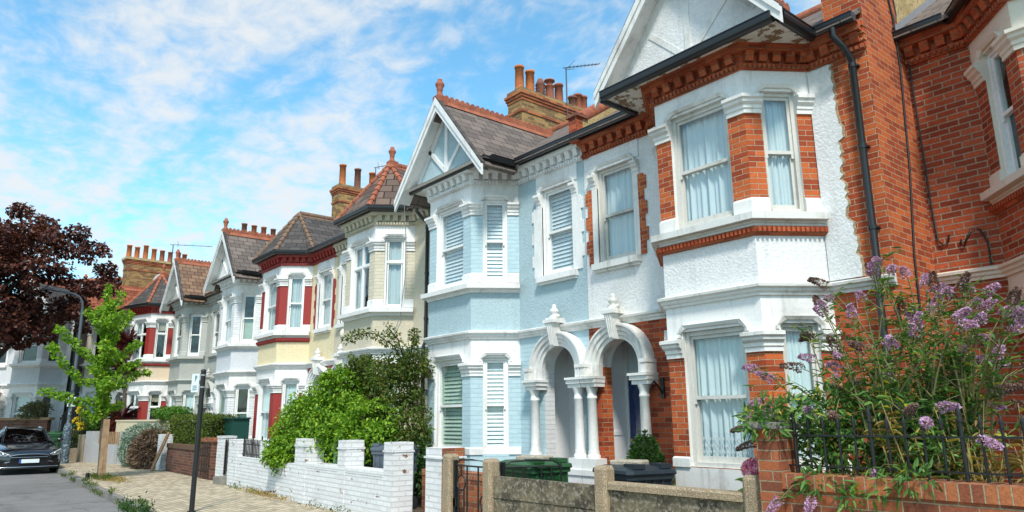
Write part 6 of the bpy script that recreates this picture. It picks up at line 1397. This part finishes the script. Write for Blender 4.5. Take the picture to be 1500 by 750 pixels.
def light():
    el, az = math.radians(SUN_EL), math.radians(SUN_AZ)
    d = Vector((math.cos(el) * math.cos(az), math.cos(el) * math.sin(az), math.sin(el)))
    sd = bpy.data.lights.new('sun', 'SUN'); sd.energy = SUN_E; sd.angle = math.radians(SUN_ANG); sd.color = (1, .95, .87)
    o = bpy.data.objects.new('sun', sd); col.objects.link(o); o.rotation_euler = (-d).to_track_quat('-Z', 'Y').to_euler()
    w = bpy.data.worlds.new('World'); sc.world = w; w.use_nodes = True; nt = w.node_tree; nt.nodes.clear()
    out = nt.nodes.new('ShaderNodeOutputWorld'); bg = N(nt, 'ShaderNodeBackground'); bg.inputs[1].default_value = SKY_S
    sky = N(nt, 'ShaderNodeTexSky'); sky.sky_type = 'NISHITA'; sky.sun_disc = False; sky.sun_elevation = el
    sky.sun_rotation = math.atan2(d.x, d.y); sky.air_density = 1.0; sky.dust_density = .6; sky.ozone_density = 1.6
    tc = N(nt, 'ShaderNodeTexCoord'); sp = N(nt, 'ShaderNodeSeparateXYZ'); L(nt, tc, 'Generated', sp, 0)
    # cloud layer: the view direction cut with a high flat sheet
    zz = N(nt, 'ShaderNodeMath', operation='MAXIMUM'); L(nt, sp, 2, zz, 0); zz.inputs[1].default_value = 0.0
    za = N(nt, 'ShaderNodeMath', operation='ADD'); L(nt, zz, 0, za, 0); za.inputs[1].default_value = .10
    dx = N(nt, 'ShaderNodeMath', operation='DIVIDE'); L(nt, sp, 0, dx, 0); L(nt, za, 0, dx, 1)
    dy = N(nt, 'ShaderNodeMath', operation='DIVIDE'); L(nt, sp, 1, dy, 0); L(nt, za, 0, dy, 1)
    cb = N(nt, 'ShaderNodeCombineXYZ'); L(nt, dx, 0, cb, 0); L(nt, dy, 0, cb, 1)
    mp = N(nt, 'ShaderNodeMapping'); L(nt, cb, 0, mp, 0); mp.inputs['Rotation'].default_value = (0, 0, math.radians(CL_ROT)); mp.inputs['Scale'].default_value = (.55, 1.5, 1); mp.inputs['Location'].default_value = CL_OFF
    n1 = N(nt, 'ShaderNodeTexNoise', Scale=1.3, Detail=9, Roughness=.6, Distortion=.6); L(nt, mp, 0, n1, 0)
    mp2 = N(nt, 'ShaderNodeMapping'); L(nt, cb, 0, mp2, 0); mp2.inputs['Scale'].default_value = (1, 1.2, 1); mp2.inputs['Rotation'].default_value = (0, 0, .5)
    n2 = N(nt, 'ShaderNodeTexNoise', Scale=9.0, Detail=9, Roughness=.60, Distortion=.35); L(nt, mp2, 0, n2, 0)
    mix = N(nt, 'ShaderNodeMath', operation='MULTIPLY_ADD'); L(nt, n2, 0, mix, 0); mix.inputs[1].default_value = .68; L(nt, n1, 0, mix, 2)
    cf = ramp(nt, (mix, 0), CL_LO, CL_HI, 0, 1)
    cf[0].interpolation_type = 'SMOOTHSTEP'
    hz = ramp(nt, (sp, 2), .0, .18, .45, 0)
    fx = N(nt, 'ShaderNodeMath', operation='MAXIMUM'); nt.links.new(cf[0].outputs[0], fx.inputs[0]); nt.links.new(hz[0].outputs[0], fx.inputs[1])
    fm = N(nt, 'ShaderNodeMath', operation='MULTIPLY'); L(nt, fx, 0, fm, 0); fm.inputs[1].default_value = .93
    tint = mixc(nt, 1.0, (sky, 0), SKY_TINT, 'MULTIPLY')
    cc = mixc(nt, (fm, 0), tint, CLOUD)
    nt.links.new(cc[0].outputs[2], bg.inputs[0]); L(nt, bg, 0, out, 0)
SUN_E, SUN_ANG, SKY_S = 2.25, 8.0, .15
SKY_TINT = (.64, 1.05, 1.03); CLOUD = (3.1, 3.2, 3.26)
CL_ROT, CL_OFF, CL_LO, CL_HI = 28, (3.1, 1.7, 0), .64, 1.06
light()
GROUPS = {'garden_wall': 'garden walls along the pavement', 'gate_pier': 'white gate piers', 'iron_gate': 'front garden gates', 'iron_railing': 'iron railings on garden walls', 'garden_shrub': 'shrubs in the front gardens', 'tv_aerial': 'tv aerials on the roofs', 'stone_slab': 'stones on the bin lids', 'wall_lamp': 'lamps on the house fronts'}
for o in list(col.objects):
    g_ = GROUPS.get(o.name.split('.')[0])
    if g_ and o.parent is None: o['group'] = g_
sc.view_settings.view_transform = 'Standard'; sc.view_settings.look = 'None'; sc.view_settings.exposure = .9; sc.view_settings.gamma = 1.0
sc.view_settings.use_curve_mapping = False
sc.cycles.max_bounces = 8; sc.cycles.transparent_max_bounces = 12; sc.cycles.diffuse_bounces = 3; sc.cycles.glossy_bounces = 3
sc.cycles.caustics_reflective = False; sc.cycles.caustics_refractive = False
sc.cycles.use_denoising = True; sc.cycles.sample_clamp_indirect = 6
